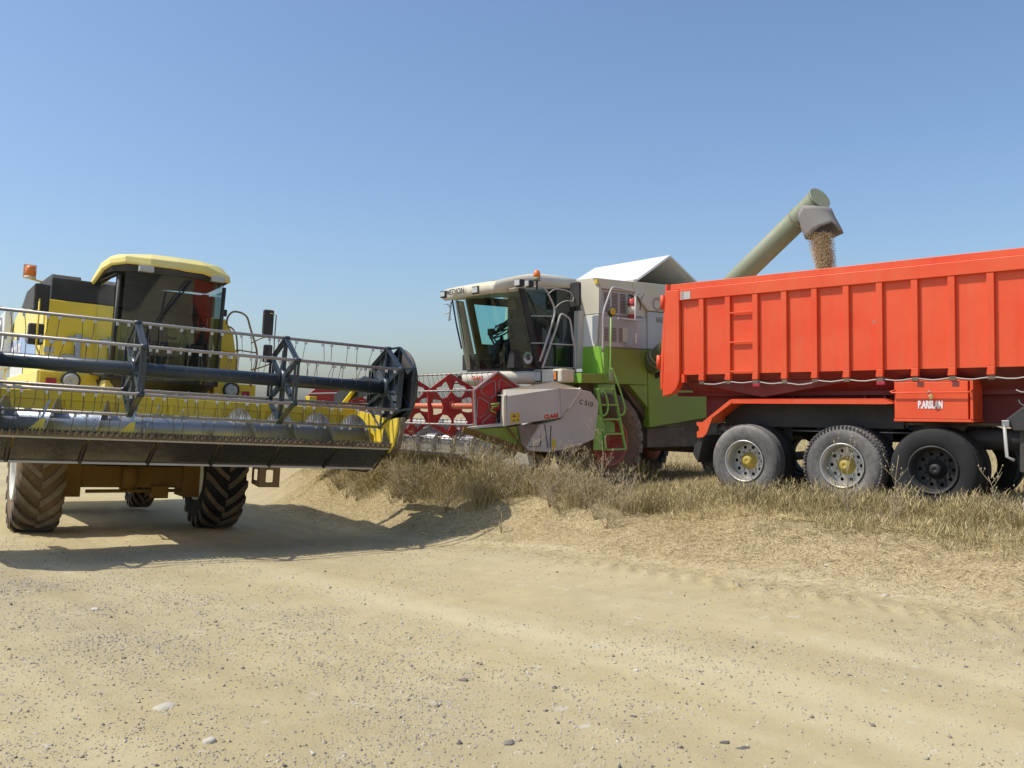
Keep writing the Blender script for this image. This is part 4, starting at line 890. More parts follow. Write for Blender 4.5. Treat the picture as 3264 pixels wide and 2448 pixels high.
B().tube([(3.0, 1.88, 1.58), (2.95, 1.95, 1.62), (3.08, 1.97, 1.60), (3.10, 1.95, 1.54), (2.98, 1.93, 1.50)], .010, 6).tube([(3.1, 1.95, 1.64), (2.93, 1.96, 1.66)], .014, 6).build('hydraulic_hoses', 'ladder_green', kh)
B().hull([(.5, -.65, 1.0), (.5, .65, 1.0), (.5, .65, 1.9), (.5, -.65, 1.9)], [(2.2, -.65, .6), (2.2, .65, .6), (2.2, .65, 1.25), (2.2, -.65, 1.25)]).build('feeder_house', 'brown_dark', KC)
B().box(.3, .9, .66, 1.0, .9, 1.95).build('feeder_side', 'pale_green', KC, .01)
B().box(.55, .80, 1.0, 1.20, 1.3, 2.02).build('platform_leg', 'ladder_green', KC, .01)
# ---- unloading auger
P0 = Vector((-1.25, 1.25, 2.30)); P1 = Vector((-.44, 5.74, 4.84)); dv = (P1 - P0).normalized()
pipe = B().tube([P0, P1], .180, 40).build('unloading_auger', 'pale_green', KC)
jt = P0 + dv * .55
B().tube([jt - dv * .03, jt + dv * .03], .20, 32).tube([jt - dv * .12, jt - dv * .09], .195, 32).build('auger_flange', 'pale_green', pipe)
B().tube([P1 - dv * .5, P1 - dv * .46], .188, 32).tube([P1 - dv * .02, P1 + dv * .02], .192, 32).build('auger_end_cap', 'pale_green', pipe)
B().box(-.5, -.40, 5.70, 5.74, 4.78, 4.84).build('cap_latch', 'dark', pipe)
B().tube([(-1.3, 1.3, 2.1), (-1.4, 1.62, 2.27)], .05, 10).build('auger_ram', 'dark', KC)

# ---- driver
def person(parent_ax, O, label):
    p = bpy.data.objects.new('person', None)
    pts = {'pelvis': (.82, 0, 2.80), 'belly': (.82, 0, 2.98), 'chest': (.88, 0, 3.18), 'neck': (.95, 0, 3.38), 'hb': (.99, 0, 3.47), 'head': (1.01, 0, 3.59),
           'shl': (.93, .19, 3.30), 'ell': (1.18, .24, 3.20), 'wrl': (1.40, .14, 3.17), 'hal': (1.47, .11, 3.13),
           'shr': (.93, -.19, 3.30), 'elr': (1.14, -.27, 3.12), 'wrr': (1.30, -.15, 3.05), 'har': (1.38, -.12, 3.04),
           'hpl': (.86, .11, 2.79), 'knl': (1.28, .15, 2.86), 'anl': (1.38, .14, 2.42), 'fol': (1.54, .14, 2.36),
           'hpr': (.86, -.11, 2.79), 'knr': (1.28, -.15, 2.86), 'anr': (1.38, -.14, 2.42), 'for': (1.54, -.14, 2.36)}
    rad = dict(pelvis=.14, belly=.13, chest=.15, neck=.055, hb=.07, head=.095, shl=.075, ell=.05, wrl=.032, hal=.035, shr=.075, elr=.05, wrr=.032, har=.035,
               hpl=.10, knl=.07, anl=.045, fol=.04, hpr=.10, knr=.07, anr=.045, **{'for': .04})
    ed = [('pelvis', 'belly'), ('belly', 'chest'), ('chest', 'neck'), ('neck', 'hb'), ('hb', 'head'), ('chest', 'shl'), ('shl', 'ell'), ('ell', 'wrl'), ('wrl', 'hal'), ('chest', 'shr'), ('shr', 'elr'), ('elr', 'wrr'), ('wrr', 'har'),
          ('pelvis', 'hpl'), ('hpl', 'knl'), ('knl', 'anl'), ('anl', 'fol'), ('pelvis', 'hpr'), ('hpr', 'knr'), ('knr', 'anr'), ('anr', 'for')]
    K = list(pts); me = bpy.data.meshes.new('person'); me.from_pydata([pts[k] for k in K], [(K.index(a), K.index(b)) for a, b in ed], [])
    o = bpy.data.objects.new('person', me); col.objects.link(o)
    sk = o.modifiers.new('skin', 'SKIN'); sk.use_smooth_shade = True
    for i, k in enumerate(K):
        r = rad[k]; me.skin_vertices[0].data[i].radius = (r, r); me.skin_vertices[0].data[i].use_root = (k == 'pelvis')
    o.modifiers.new('sub', 'SUBSURF').levels = 2; o.modifiers[-1].render_levels = 2
    me.materials.append(M['cloth'])
    o.matrix_world = parent_ax @ Matrix.Translation((.07, .0, .0))
    tag(o, label, 'person')
    # face and hair, fingers
    B().lathe([(.001, -.12), (.05, -.11), (.078, -.06), (.088, .0), (.082, .06), (.05, .105), (.001, .12)], (1.025, 0, 3.59), 20, 'z').hull([(1.105, -.012, 3.585), (1.105, .012, 3.585), (1.10, 0, 3.62)], [(1.135, -.008, 3.575), (1.135, .008, 3.575), (1.11, 0, 3.61)]).build('face', 'skin', o)
    B().lathe([(.092, .0), (.09, .05), (.06, .11), (.001, .13)], (1.005, 0, 3.595), 20, 'z', closed=False).build('hair', 'dark', o)
    for s_, hx, hz in ((1, 1.47, 3.13), (-1, 1.38, 3.04)):
        f = B()
        for k in range(4):
            yy = s_ * .11 + (k - 1.5) * .020; L_ = (.055, .065, .062, .048)[k]
            f.tube([(hx - .01, yy, hz + .01), (hx + L_ * .7, yy, hz + .015), (hx + L_, yy, hz - .02), (hx + L_ * .8, yy, hz - .045)], .0085, 6, .007)
        f.tube([(hx - .02, s_ * .11 - s_ * .035, hz), (hx + .02, s_ * .11 - s_ * .055, hz - .012), (hx + .04, s_ * .11 - s_ * .05, hz - .03)], .0095, 6, .008)
        f.build('fingers', 'skin', o)
    return o
person(KC.matrix_world.copy(), None, 'driver in dark clothes seated behind the steering wheel of the green and white combine')

# ---- fire extinguisher on the rail
FE = root('fire_extinguisher', 'red fire extinguisher strapped to the platform rail of the green and white combine', 'fire extinguisher', KC.matrix_world @ Vector((-.55, 1.62, 3.25)), ((-.784, -.62, 0), (.62, -.784, 0)))
B().lathe([(.001, 0), (.078, 0), (.085, .02), (.085, .37), (.06, .42), (.025, .44), (.001, .44)], (0, 0, 0), 22, 'z').build('cylinder', 'ext_red', FE)
B().tube([(0, 0, .43), (0, 0, .49)], .022, 10).box(-.01, .10, -.012, .012, .475, .50).build('valve', 'dark', FE)
B().tube(curve([(.02, .02, .47), (-.08, .06, .46), (-.14, .08, .34), (-.12, .09, .2)], 12), .010, 6).build('hose', 'dark', FE)
B().lathe([(.087, .12), (.089, .12), (.089, .26), (.087, .26)], (0, 0, 0), 22, 'z').build('paper_label', 'cream', FE)
B().lathe([(.088, .30), (.091, .30), (.091, .32), (.088, .32)], (0, 0, 0), 22, 'z').lathe([(.088, .07), (.091, .07), (.091, .09), (.088, .09)], (0, 0, 0), 22, 'z').build('strap', 'dark', FE)

# ================================================================ TRAILER   local x = towards the front (image right), y = away from the viewer
TC = root('tipper_trailer', 'orange red ribbed tipper trailer receiving grain on the dry verge', 'trailer', (4.49, 12.1, .32), ((.7367, -.6762, 0), (.676, .737, 0)))
XF = 6.95
B().box(-2.52, XF, .032, .07, 1.83, 3.16).build('side_wall', 'red', TC)
B().box(-2.52, XF, 2.30, 2.34, 1.83, 3.25).build('far_side_wall', 'red', TC)
B().box(-2.53, XF, -.028, .0319, 2.99, 3.165).build('top_rail', 'red', TC, .008)
B().box(-2.70, XF, -.005, .06, 3.168, 3.255).box(-2.70, XF, 2.30, 2.40, 3.2, 3.255).build('wall_cap', 'red', TC, .006)
pts = [(-2.86, 3.26), (-2.53, 3.25), (-2.53, 1.78)] + [(-2.53 - .16 * (1 - math.cos(R(a))) , 1.78 - .28 * math.sin(R(a))) for a in range(15, 91, 15)] + [(-2.86, 1.49)]
B().prism([(-2.69, 3.16), (-2.53, 3.16), (-2.53, 1.78), (-2.545, 1.70), (-2.60, 1.60), (-2.68, 1.53), (-2.84, 1.495), (-2.80, 2.4), (-2.76, 3.16)], 'y', -.035, .12).build('tail_frame', 'red', TC, .01)
B().prism([(-2.80, 3.27), (-2.765, 3.27), (-2.85, 1.92), (-2.86, 1.6), (-2.90, 1.6), (-2.91, 1.92)], 'y', .0, 2.4).build('tailgate', 'red', TC, .01)
for z in (3.0, 2.05): B().tube([(-2.86 - (3.0 - z) * .08, .0, z - .12), (-2.85 - (3.0 - z) * .08, .0, z + .1)], .035, 8).build('tailgate_hinge', 'red', TC)
p0 = None
for k in range(21):
    x = -2.15 + k * .4465
    if p0 is None: p0 = B().box(-.042, .042, -.02, .0318, 1.84, 2.99).hull([(-.042, -.02, 1.84), (.042, -.02, 1.84), (.042, .05, 1.84), (-.042, .05, 1.84)], [(-.055, -.02, 1.735), (.038, -.02, 1.735), (.038, .05, 1.735), (-.055, .05, 1.735)]).build('wall_post', 'red', TC, .006); p0.location = (x, 0, 0)
    else: inst(p0, (x, 0, 0))
B().box(-2.50, -2.45, -.02, .06, 1.71, 1.84).build('wall_foot', 'red', TC)
for z in (2.735, 2.295, 1.86): B().box(-1.665, -1.29, -.022, .012, z - .012, z + .012).build('rung', 'red', TC, .003)
# floor hull
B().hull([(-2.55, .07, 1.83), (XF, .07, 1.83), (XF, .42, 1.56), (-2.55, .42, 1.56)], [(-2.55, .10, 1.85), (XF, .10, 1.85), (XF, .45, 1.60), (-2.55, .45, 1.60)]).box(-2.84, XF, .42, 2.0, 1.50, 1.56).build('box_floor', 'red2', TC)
B().hull([(-2.5, .20, 1.72), (-1.25, .20, 1.48), (.2, .20, 1.72)], [(-2.5, .24, 1.72), (-1.25, .24, 1.48), (.2, .24, 1.72)]).build('hinge_gusset', 'red2', TC)
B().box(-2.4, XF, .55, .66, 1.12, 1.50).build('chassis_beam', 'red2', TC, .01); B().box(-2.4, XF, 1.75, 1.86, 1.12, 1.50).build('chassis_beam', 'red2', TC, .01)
B().box(.6, XF, .50, .72, 1.095, 1.13).box(-2.3, .6, .50, .72, 1.095, 1.13).build('beam_flange', 'brown_dark', TC)
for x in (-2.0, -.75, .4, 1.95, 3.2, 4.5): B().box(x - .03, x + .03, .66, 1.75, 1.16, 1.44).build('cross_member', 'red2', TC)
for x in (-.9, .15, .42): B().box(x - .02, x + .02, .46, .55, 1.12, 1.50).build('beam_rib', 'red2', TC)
# loose conduit along the side, sagging between the posts
cp = []
for k in range(96):
    x = -2.12 + k * .0945; ph = ((x + 2.15) / .4465) % 1
    cp.append((x, .0, 1.695 + .012 * math.cos(2 * math.pi * ph) + (.02 * math.sin(x * 3.1) - .015 if x < -.4 else 0)))
B().tube(cp, .009, 6).build('conduit', 'grey_rail', TC)
for k in range(20):
    x = -2.15 + k * .4465; B().box(x - .04, x + .04, -.012, .03, 1.68, 1.725).build('conduit_clip', 'brown_dark', TC)
for x in (-1.25, .535, 2.33, 4.1):
    B().box(x - .055, x + .055, -.01, .04, 1.685, 1.73).build('lamp_bracket', 'dark', TC); B().box(x - .055, x + .055, -.01, .03, 1.63, 1.68).build('side_lamp', 'red_lens', TC, .008)
# fender and flap
B().hull([(-1.65, 0, 1.45), (-1.65, .60, 1.45), (.52, .60, 1.45), (.52, 0, 1.45)], [(-1.65, 0, 1.44), (-1.65, .60, 1.44), (.52, .60, 1.44), (.52, 0, 1.44)]).prism([(-1.66, 1.437), (-1.64, 1.385), (.60, 1.375), (.68, 1.38), (.52, 1.437)], 'y', -.012, .0).hull([(.52, .0, 1.45), (.52, .6, 1.45), (.68, .6, 1.39), (.68, 0, 1.39)], [(.52, .0, 1.44), (.52, .6, 1.44), (.68, .6, 1.38), (.68, 0, 1.38)]).build('fender', 'red', TC)
B().prism([(-1.66, 1.45), (-2.14, 1.10), (-2.24, 1.10), (-2.235, 1.05), (-2.20, 1.03), (-2.20, .97), (-2.235, .95), (-2.235, .86), (-2.13, .87), (-2.07, .93), (-1.97, 1.17), (-1.65, 1.385)], 'y', -.014, -.002).hull([(-1.66, .0, 1.45), (-1.66, .6, 1.45), (-2.14, .6, 1.10), (-2.14, 0, 1.10)], [(-1.65, .0, 1.43), (-1.65, .6, 1.43), (-2.12, .6, 1.08), (-2.12, 0, 1.08)]).build('fender_tail', 'red', TC)
fl = B(); 
fl.hull([(-2.14, .02, .90), (-2.30, .02, .74), (-2.32, .02, .60), (-2.24, .02, .48)], [(-2.13, .62, .90), (-2.24, .62, .74), (-2.26, .62, .60), (-2.20, .62, .48)]).build('mud_flap', 'dark', TC)
B().box(-2.0, .68, .43, .44, 1.04, 1.43).build('fender_shade_sheet', 'dark', TC)  # added black sheet, stands in for the shade under the fender
# wheels: duals near and far
def trailer_wheel(x, y, near, shade_black=False, blocks=False, outer=True):
    r = .535
    b = B().lathe(tyre_profile(r, .29, .30), (0, 0, 0), 56)
    if blocks:
        for k in range(64):
            a = k * 2 * math.pi / 64
            for yy in (-.125, .125, -.055, .055):
                aa = a + (.05 if abs(yy) < .1 else 0); c_, s_ = math.cos(aa), math.sin(aa); t_ = Vector((-s_, 0, c_)); n_ = Vector((c_, 0, s_)); p = n_ * (r + .002) + Vector((0, yy, 0))
                b.beam(p - t_ * .016, p + t_ * .016, .05, .022, tuple(n_))
    else:
        for yy in (-.06, .0, .06): b.lathe([(r - .004, yy - .022), (r + .008, yy - .022), (r + .008, yy + .022), (r - .004, yy + .022)], (0, 0, 0), 56, smooth=False)
    wh = b.build('wheel', 'rubber_dark' if shade_black else 'rubber', TC, loc=(x, y, r))
    if outer:
        f = -.125                                     # outer face of rim, viewer is at -y
        rm = 'rim_silver' if not shade_black else 'dark'
        B().lathe([(.305, f), (.312, f - .018), (.292, f - .022), (.282, f), (.262, f + .03), (.258, f + .16), (.245, f + .17), (.262, f + .175), (.285, f + .03), (.300, f + .012)], (0, 0, 0), 44).build('rim', rm, wh)
        holes = [[(.205 * math.cos(a) + .026 * math.cos(q * math.pi / 4), .205 * math.sin(a) + .026 * math.sin(q * math.pi / 4)) for q in range(8)] for a in [k * math.pi / 5 for k in range(10)]]
        B().prism([(.256 * math.cos(a * math.pi / 20), .256 * math.sin(a * math.pi / 20)) for a in range(40)], 'y', f + .155, f + .165, holes).build('wheel_disc', rm, wh)
        B().lathe([(.001, f + .02), (.06, f + .02), (.075, f + .04), (.08, f + .10), (.13, f + .11), (.14, f + .154), (.001, f + .154)], (0, .045, 0), 24).build('hub', 'hub_yellow' if not shade_black else 'dark', wh)
        nb = B()
        for k in range(10):
            a = k * math.pi / 5 + .3; nb.tube([(.155 * math.cos(a), f + .154, .155 * math.sin(a)), (.155 * math.cos(a), f + .115, .155 * math.sin(a))], .014, 6)
        nb.build('wheel_nuts', rm, wh, kind='stuff')
        B().lathe([(.001, f + .20), (.25, f + .20), (.25, f + .21), (.001, f + .21)], (0, 0, 0), 24).build('brake_drum', 'dark', wh)
    return wh
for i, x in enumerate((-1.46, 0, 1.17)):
    trailer_wheel(x, .145, True, shade_black=(i == 2), blocks=(i == 1))  # third wheel all black: toolbox shade put into its colour
    trailer_wheel(x, .49, False, True, outer=False)
    trailer_wheel(x, 1.93, False, True, outer=False); trailer_wheel(x, 2.27, False, True, outer=False)
    B().box(x - .45, x + .45, .655, .665, .80, 1.12).build('wheel_shade_sheet', 'dark', TC)  # added black sheet, stands in for the shade behind the wheel
    B().tube([(x, .3, .535), (x, 2.1, .535)], .07, 14).build('axle', 'brown_dark', TC)
    B().prism([(x - .28, 1.12), (x + .28, 1.12), (x + .12, .80), (x - .12, .80)], 'y', .50, .62).prism([(x - .28, 1.12), (x + .28, 1.12), (x + .12, .80), (x - .12, .80)], 'y', 1.8, 1.9).build('suspension_bracket', 'brown_dark', TC)
B().tube([(-2.15, .66, .98), (1.3, .66, .98)], .02, 6).build('air_line', 'steel', TC)
# tool box
tb = B().box(.71, 1.60, .0, .46, 1.185, 1.52).build('toolbox', 'red', TC, .006)
B().box(.71, 1.60, -.004, .46, 1.524, 1.66).build('toolbox_lid', 'red', tb, .006)
B().box(.70, 1.66, .0, .47, 1.664, 1.69).box(1.625, 1.66, -.01, .40, 1.185, 1.664).box(.70, 1.66, .0, .47, 1.15, 1.182).build('toolbox_frame', 'red', tb, .004)
B().tube([(.72, .0, 1.56), (.67, -.05, 1.535), (.70, -.05, 1.525), (1.62, -.05, 1.522), (1.66, .0, 1.57)], .010, 6).build('lock_bar', 'red', tb)
for x in (1.04, 1.46): B().box(x - .04, x + .04, -.008, -.0045, 1.60, 1.66).build('lid_hinge', 'red2', tb)
pl = B().box(-.026, .026, -.012, .012, -.075, -.02).build('padlock', 'brass', tb, .006); pl.location = (1.165, -.07, 1.51); pl.rotation_euler = (0, R(-25), 0)
B().tube(curve([(-.018, 0, -.02), (-.018, 0, .015), (0, 0, .03), (.018, 0, .015), (.018, 0, -.02)], 12), .006, 6).build('shackle', 'steel', tb, loc=(1.165, -.07, 1.51))
lettering('toolbox_lettering', 'P.ARSLAN', .135, 'lettering_white', tb, (1.005, -.004, 1.325), (1, 0, 0), (0, 0, 1), bold=.007, sx=.50, spacing=1.02)
# black air tank, landing leg, cables
B().lathe([(.001, 0), (.10, .01), (.135, .05), (.14, .12), (.14, .95), (.12, 1.0), (.001, 1.02)], (1.43, .62, .925), 26, 'x').build('air_tank', 'dark', TC)
leg = B().box(2.14, 2.34, .10, .28, .55, 1.15).box(2.17, 2.31, .13, .25, .18, .56).box(2.06, 2.42, .04, .34, .0, .03).build('landing_leg', 'black_dusty', TC, .01)
B().box(2.16, 2.32, .11, .27, .03, .19).build('leg_foot', 'grey_panel', leg, .01)
B().prism([(2.0, 1.18), (2.19, 1.34), (2.5, 1.34), (2.5, 1.05), (2.09, 1.05)], 'y', .02, .30).build('gearbox', 'dark', leg, .015)
B().box(1.975, 2.06, -.02, .03, 1.10, 1.18).build('crank_joint', 'steel', leg, .006)
B().tube([(2.0, .0, 1.14), (2.03, -.02, .74), (2.11, -.02, .70)], .020, 8).build('crank_handle', 'grey_rail', leg)
B().box(2.14, 2.34, 1.95, 2.15, .0, 1.15).build('landing_leg', 'black_dusty', TC, .01)
B().tube(curve([(2.09, .3, 1.43), (2.12, .28, 1.38), (2.2, .28, 1.345), (2.3, .3, 1.36)], 10), .008, 6).tube(curve([(2.11, .1, 1.55), (2.2, .1, 1.52), (2.35, .1, 1.6)], 8), .008, 6).build('air_hoses', 'grey_rail', TC)
B().box(5.9, 6.1, .6, 1.8, .95, 1.12).box(XF - .05, XF, .06, 2.34, 1.83, 3.4).build('front_wall', 'red', TC)
# scuffed paint patches and stencilled marks on the tail
B().box(-2.50, -2.33, -.034, -.031, 3.0, 3.12).build('bare_patch', 'grey_panel', TC)
lettering('tail_mark', '3AUN', .06, 'lettering_faded', TC, (-2.49, -.036, 3.135), (0, 0, -1), (1, 0, 0), bold=.002, sx=.9)

# ---- canvas spout sock at the auger end, grain stream, grain heap
TM = TC.matrix_world.copy()
def TL(s, d, z): return TM @ Vector((s, d, z))
def KL(o): return KC.matrix_world.inverted() @ o
topr = [(-1.25, 1.42, 4.27), (-1.15, 1.20, 4.34), (-1.02, 1.12, 4.44), (-.86, 1.14, 4.42), (-.74, 1.26, 4.40), (-.72, 1.50, 4.42), (-.95, 1.66, 4.40), (-1.15, 1.62, 4.34)]
botr = [(-1.09, 1.40, 3.96), (-1.04, 1.24, 3.93), (-.90, 1.16, 4.03), (-.76, 1.16, 4.09), (-.60, 1.22, 4.14), (-.55, 1.48, 4.00), (-.74, 1.62, 3.98), (-.95, 1.58, 3.95)]
rings = []
for i in range(7):
    t = i / 6; rings.append([Vector(a).lerp(Vector(b_), t) + Vector((math.sin(k * 2.1 + t * 4) * .012, math.cos(k * 1.7 + t * 3) * .014, 0)) for k, (a, b_) in enumerate(zip(topr, botr))])
b = B(); vs = [KL(TM @ p) for r_ in rings for p in r_]; b.add(vs, [(i * 8 + k, i * 8 + (k + 1) % 8, (i + 1) * 8 + (k + 1) % 8, (i + 1) * 8 + k) for i in range(6) for k in range(8)], True)
so_ = b.build('spout_sock', 'canvas', pipe); md = so_.modifiers.new('s', 'SOLIDIFY'); md.thickness = .008
def octas(name, P, S, m, kind='stuff', label=None, cat=None, aspect=(1, 1, 1), shade=None):
    n = len(P); base = np.array([(1, 0, 0), (-1, 0, 0), (0, 1, 0), (0, -1, 0), (0, 0, 1), (0, 0, -1)], float) * aspect
    f0 = np.array([(0, 2, 4), (2, 1, 4), (1, 3, 4), (3, 0, 4), (2, 0, 5), (1, 2, 5), (3, 1, 5), (0, 3, 5)])
    a = rng.uniform(0, 6.28, n); b_ = rng.uniform(0, 3.14, n) if aspect[0] != 1 or True else a
    ca_, sa_ = np.cos(a), np.sin(a); cb_, sb_ = np.cos(b_), np.sin(b_)
    Rm = np.zeros((n, 3, 3)); Rm[:, 0, 0] = ca_ * cb_; Rm[:, 0, 1] = -sa_; Rm[:, 0, 2] = ca_ * sb_; Rm[:, 1, 0] = sa_ * cb_; Rm[:, 1, 1] = ca_; Rm[:, 1, 2] = sa_ * sb_; Rm[:, 2, 0] = -sb_; Rm[:, 2, 2] = cb_
    V = np.einsum('nij,kj->nki', Rm, base) * S[:, None, None] + P[:, None, :]
    F = (f0[None] + np.arange(n)[:, None, None] * 6)
    return np_mesh(name, V.reshape(-1, 3), F.reshape(-1, 3), m, None if shade is None else np.repeat(shade, 6), kind, label, cat)
ng = 95000
t = rng.uniform(0, 1, ng) ** .9; ctr = np.array([(-.86, 1.36, 4.02), (-.80, 1.38, 3.55), (-.76, 1.40, 3.0)])
cs = np.where(t[:, None] < .5, ctr[0] + (ctr[1] - ctr[0]) * t[:, None] * 2, ctr[1] + (ctr[2] - ctr[1]) * (t[:, None] * 2 - 1))
wd = .155 - .05 * np.minimum(t * 1.6, 1) + .02 * t; rad_ = np.abs(rng.normal(0, .52, ng)).clip(0, 1.35) * wd; an = rng.uniform(0, 6.28, ng)
P = cs + np.stack([rad_ * np.cos(an), rad_ * np.sin(an), np.zeros(ng)], 1)
Pw = np.array(TM.to_3x3()) @ P.T; Pw = Pw.T + np.array(TM.translation)
octas('grain_stream', Pw, rng.uniform(.0036, .0062, ng), 'grain', label='stream of wheat grain falling from the canvas spout into the trailer', cat='grain', aspect=(1.6, .8, .8))
gx, gy = np.meshgrid(np.linspace(-2.7, XF - .1, 120), np.linspace(.12, 2.29, 30))
gz = 2.55 + .45 * np.exp(-((gx + .78) / 1.1) ** 2 - ((gy - 1.4) / .8) ** 2) + .03 * vnoise(gx * 3, gy * 3, 12)
V = np.stack([gx.ravel(), gy.ravel(), gz.ravel()], 1); V = (np.array(TM.to_3x3()) @ V.T).T + np.array(TM.translation)
i = np.arange(gx.size).reshape(gx.shape); F = np.stack([i[:-1, :-1].ravel(), i[:-1, 1:].ravel(), i[1:, 1:].ravel(), i[1:, :-1].ravel()], 1)
np_mesh('grain_pile', V, F, 'grain', None, 'stuff', 'heap of wheat grain inside the red trailer', 'grain')

# ================================================================ VEGETATION
def blades(name, X, Y, H, W, lean, az, shade, label, cat='grass', z=None, segs=2, curl=.5, face=None):
    n = len(X); Z = (zg(X, Y) if z is None else z) - .01
    th = rng.uniform(0, 6.28, n) if face is None else face
    wx, wy = np.cos(th) * W / 2, np.sin(th) * W / 2
    dx, dy = np.cos(az) * lean, np.sin(az) * lean
    V = np.zeros((n, segs * 2 + 1, 3)); F = []
    for s_ in range(segs + 1):
        q = s_ / segs; bx = X + dx * H * (q * (1 - curl) + curl * q * q); by = Y + dy * H * (q * (1 - curl) + curl * q * q)
        bz = Z + H * q * np.sqrt(np.clip(1 - (lean * .8 * q) ** 2, .02, 1))
        if s_ < segs:
            k = 1 - q * .55; V[:, s_ * 2, 0] = bx - wx * k; V[:, s_ * 2, 1] = by - wy * k; V[:, s_ * 2, 2] = bz
            V[:, s_ * 2 + 1, 0] = bx + wx * k; V[:, s_ * 2 + 1, 1] = by + wy * k; V[:, s_ * 2 + 1, 2] = bz
        else: V[:, s_ * 2, 0] = bx; V[:, s_ * 2, 1] = by; V[:, s_ * 2, 2] = bz
    tri = []
    for s_ in range(segs - 1): a = s_ * 2; tri += [(a, a + 1, a + 3), (a, a + 3, a + 2)]
    a = (segs - 1) * 2; tri += [(a, a + 1, a + 2)]
    F = (np.array(tri)[None] + (np.arange(n) * (segs * 2 + 1))[:, None, None]).reshape(-1, 3)
    return np_mesh(name, V.reshape(-1, 3), F, 'grass', np.repeat(shade, segs * 2 + 1), 'stuff', label, cat)
def scatter(n, x0, x1, y0, y1, keep):
    X = rng.uniform(x0, x1, n); Y = rng.uniform(y0, y1, n); k = keep(X, Y) > rng.uniform(0, 1, n); return X[k], Y[k]
def inview(X, Y, m=1.12): return (np.abs(X) < .578 * Y * m + .5)
# short dry grass over the verge
def dens(X, Y):
    d = edge_d(X, Y); return inview(X, Y) * sstep(-.35, 1.0, d + .5 * (vnoise(X * 1.5, Y * 1.5, 21) - .5)) * (.45 + .6 * vnoise(X * 1.8, Y * 1.8, 22)) * np.clip(1.35 - np.maximum(d - 3.5, 0) * .35, .0, 1)
X, Y = scatter(640000, -6, 9, 5.5, 22, dens)
d = edge_d(X, Y); cl = vnoise(X * 1.4, Y * 1.4, 31); gr = vnoise(X * .7, Y * .7, 33)
H = (.045 + .075 * sstep(.2, 2.2, d) + .05 * sstep(2.4, 3.4, d)) * (.35 + 1.1 * cl) * rng.uniform(.5, 1.35, len(X))
sh = np.clip(.72 - .36 * sstep(.42, .75, gr) * sstep(-.5, 2.0, X) + rng.normal(0, .19, len(X)), 0, 1)
blades('dry_grass', X, Y, H, rng.uniform(.003, .007, len(X)), rng.uniform(.5, 1.35, len(X)), rng.uniform(0, 6.28, len(X)), sh, 'short dry straw coloured grass covering the verge between road and field')
# straw litter lying flat
X, Y = scatter(150000, -6, 9, 5.0, 20, lambda X, Y: inview(X, Y) * sstep(-1.1, .4, edge_d(X, Y) + .6 * (vnoise(X * 2, Y * 2, 41) - .5)) * (edge_d(X, Y) < 4))
n = len(X); az = rng.uniform(0, 6.28, n); Ls = rng.uniform(.02, .10, n); Wd = rng.uniform(.001, .003, n); Z = zg(X, Y) + rng.uniform(.004, .045, n) * sstep(-.3, 1, edge_d(X, Y)) + .004; tz = rng.uniform(-.2, .3, n) * Ls
ux, uy = np.cos(az), np.sin(az)
V = np.stack([np.stack([X - uy * Wd, Y + ux * Wd, Z], 1), np.stack([X + uy * Wd, Y - ux * Wd, Z + .002], 1), np.stack([X + ux * Ls + uy * Wd, Y + uy * Ls - ux * Wd, Z + np.abs(tz) + .002], 1), np.stack([X + ux * Ls - uy * Wd, Y + uy * Ls + ux * Wd, Z + np.abs(tz)], 1)], 1)
np_mesh('straw_litter', V.reshape(-1, 3), np.arange(4 * n).reshape(-1, 4), 'grass', np.repeat(np.clip(rng.normal(.66, .22, n), 0, 1), 4), 'stuff', 'loose broken straw scattered along the edge of the dirt road', 'straw')
# stubble in the field behind
def fd(X, Y):
    d = edge_d(X, Y); return inview(X, Y) * sstep(2.6, 4.2, d) * np.clip(14 / Y, .05, 1) ** 1.5
X, Y = scatter(420000, -12, 26, 11, 48, fd)
X = X + .0; row = np.round((X * .55 + Y * .83) / .16) * .16 - (X * .55 + Y * .83); X = X + row * .55 * .8; Y = Y + row * .83 * .8
n = len(X); blades('stubble', X, Y, rng.uniform(.08, .20, n), rng.uniform(.005, .010, n) * np.clip(Y / 18, 1, 2.5), rng.uniform(0, .35, n), rng.uniform(0, 6.28, n), np.clip(rng.normal(.72, .15, n), 0, 1), 'cut cereal stubble in the field behind the machines', 'stubble', segs=2)
# straw windrow behind the trailer
def ww(X, Y):
    u = .676 * X + .737 * Y; return inview(X, Y, 1.2) * np.exp(-((u - 17.0) / .9) ** 2) * (X > 2)
X, Y = scatter(150000, 2, 16, 6, 24, ww); n = len(X)
u = .676 * X + .737 * Y; zz = zg(X, Y) + .38 * np.exp(-((u - 17.0) / .7) ** 2) * rng.uniform(.1, 1, n)
blades('straw_windrow', X, Y, rng.uniform(.08, .25, n), rng.uniform(.005, .009, n), rng.uniform(.5, 1.2, n), rng.uniform(0, 6.28, n), np.clip(rng.normal(.74, .15, n), 0, 1), 'row of golden straw lying in the field beyond the trailer', 'straw', z=zz)
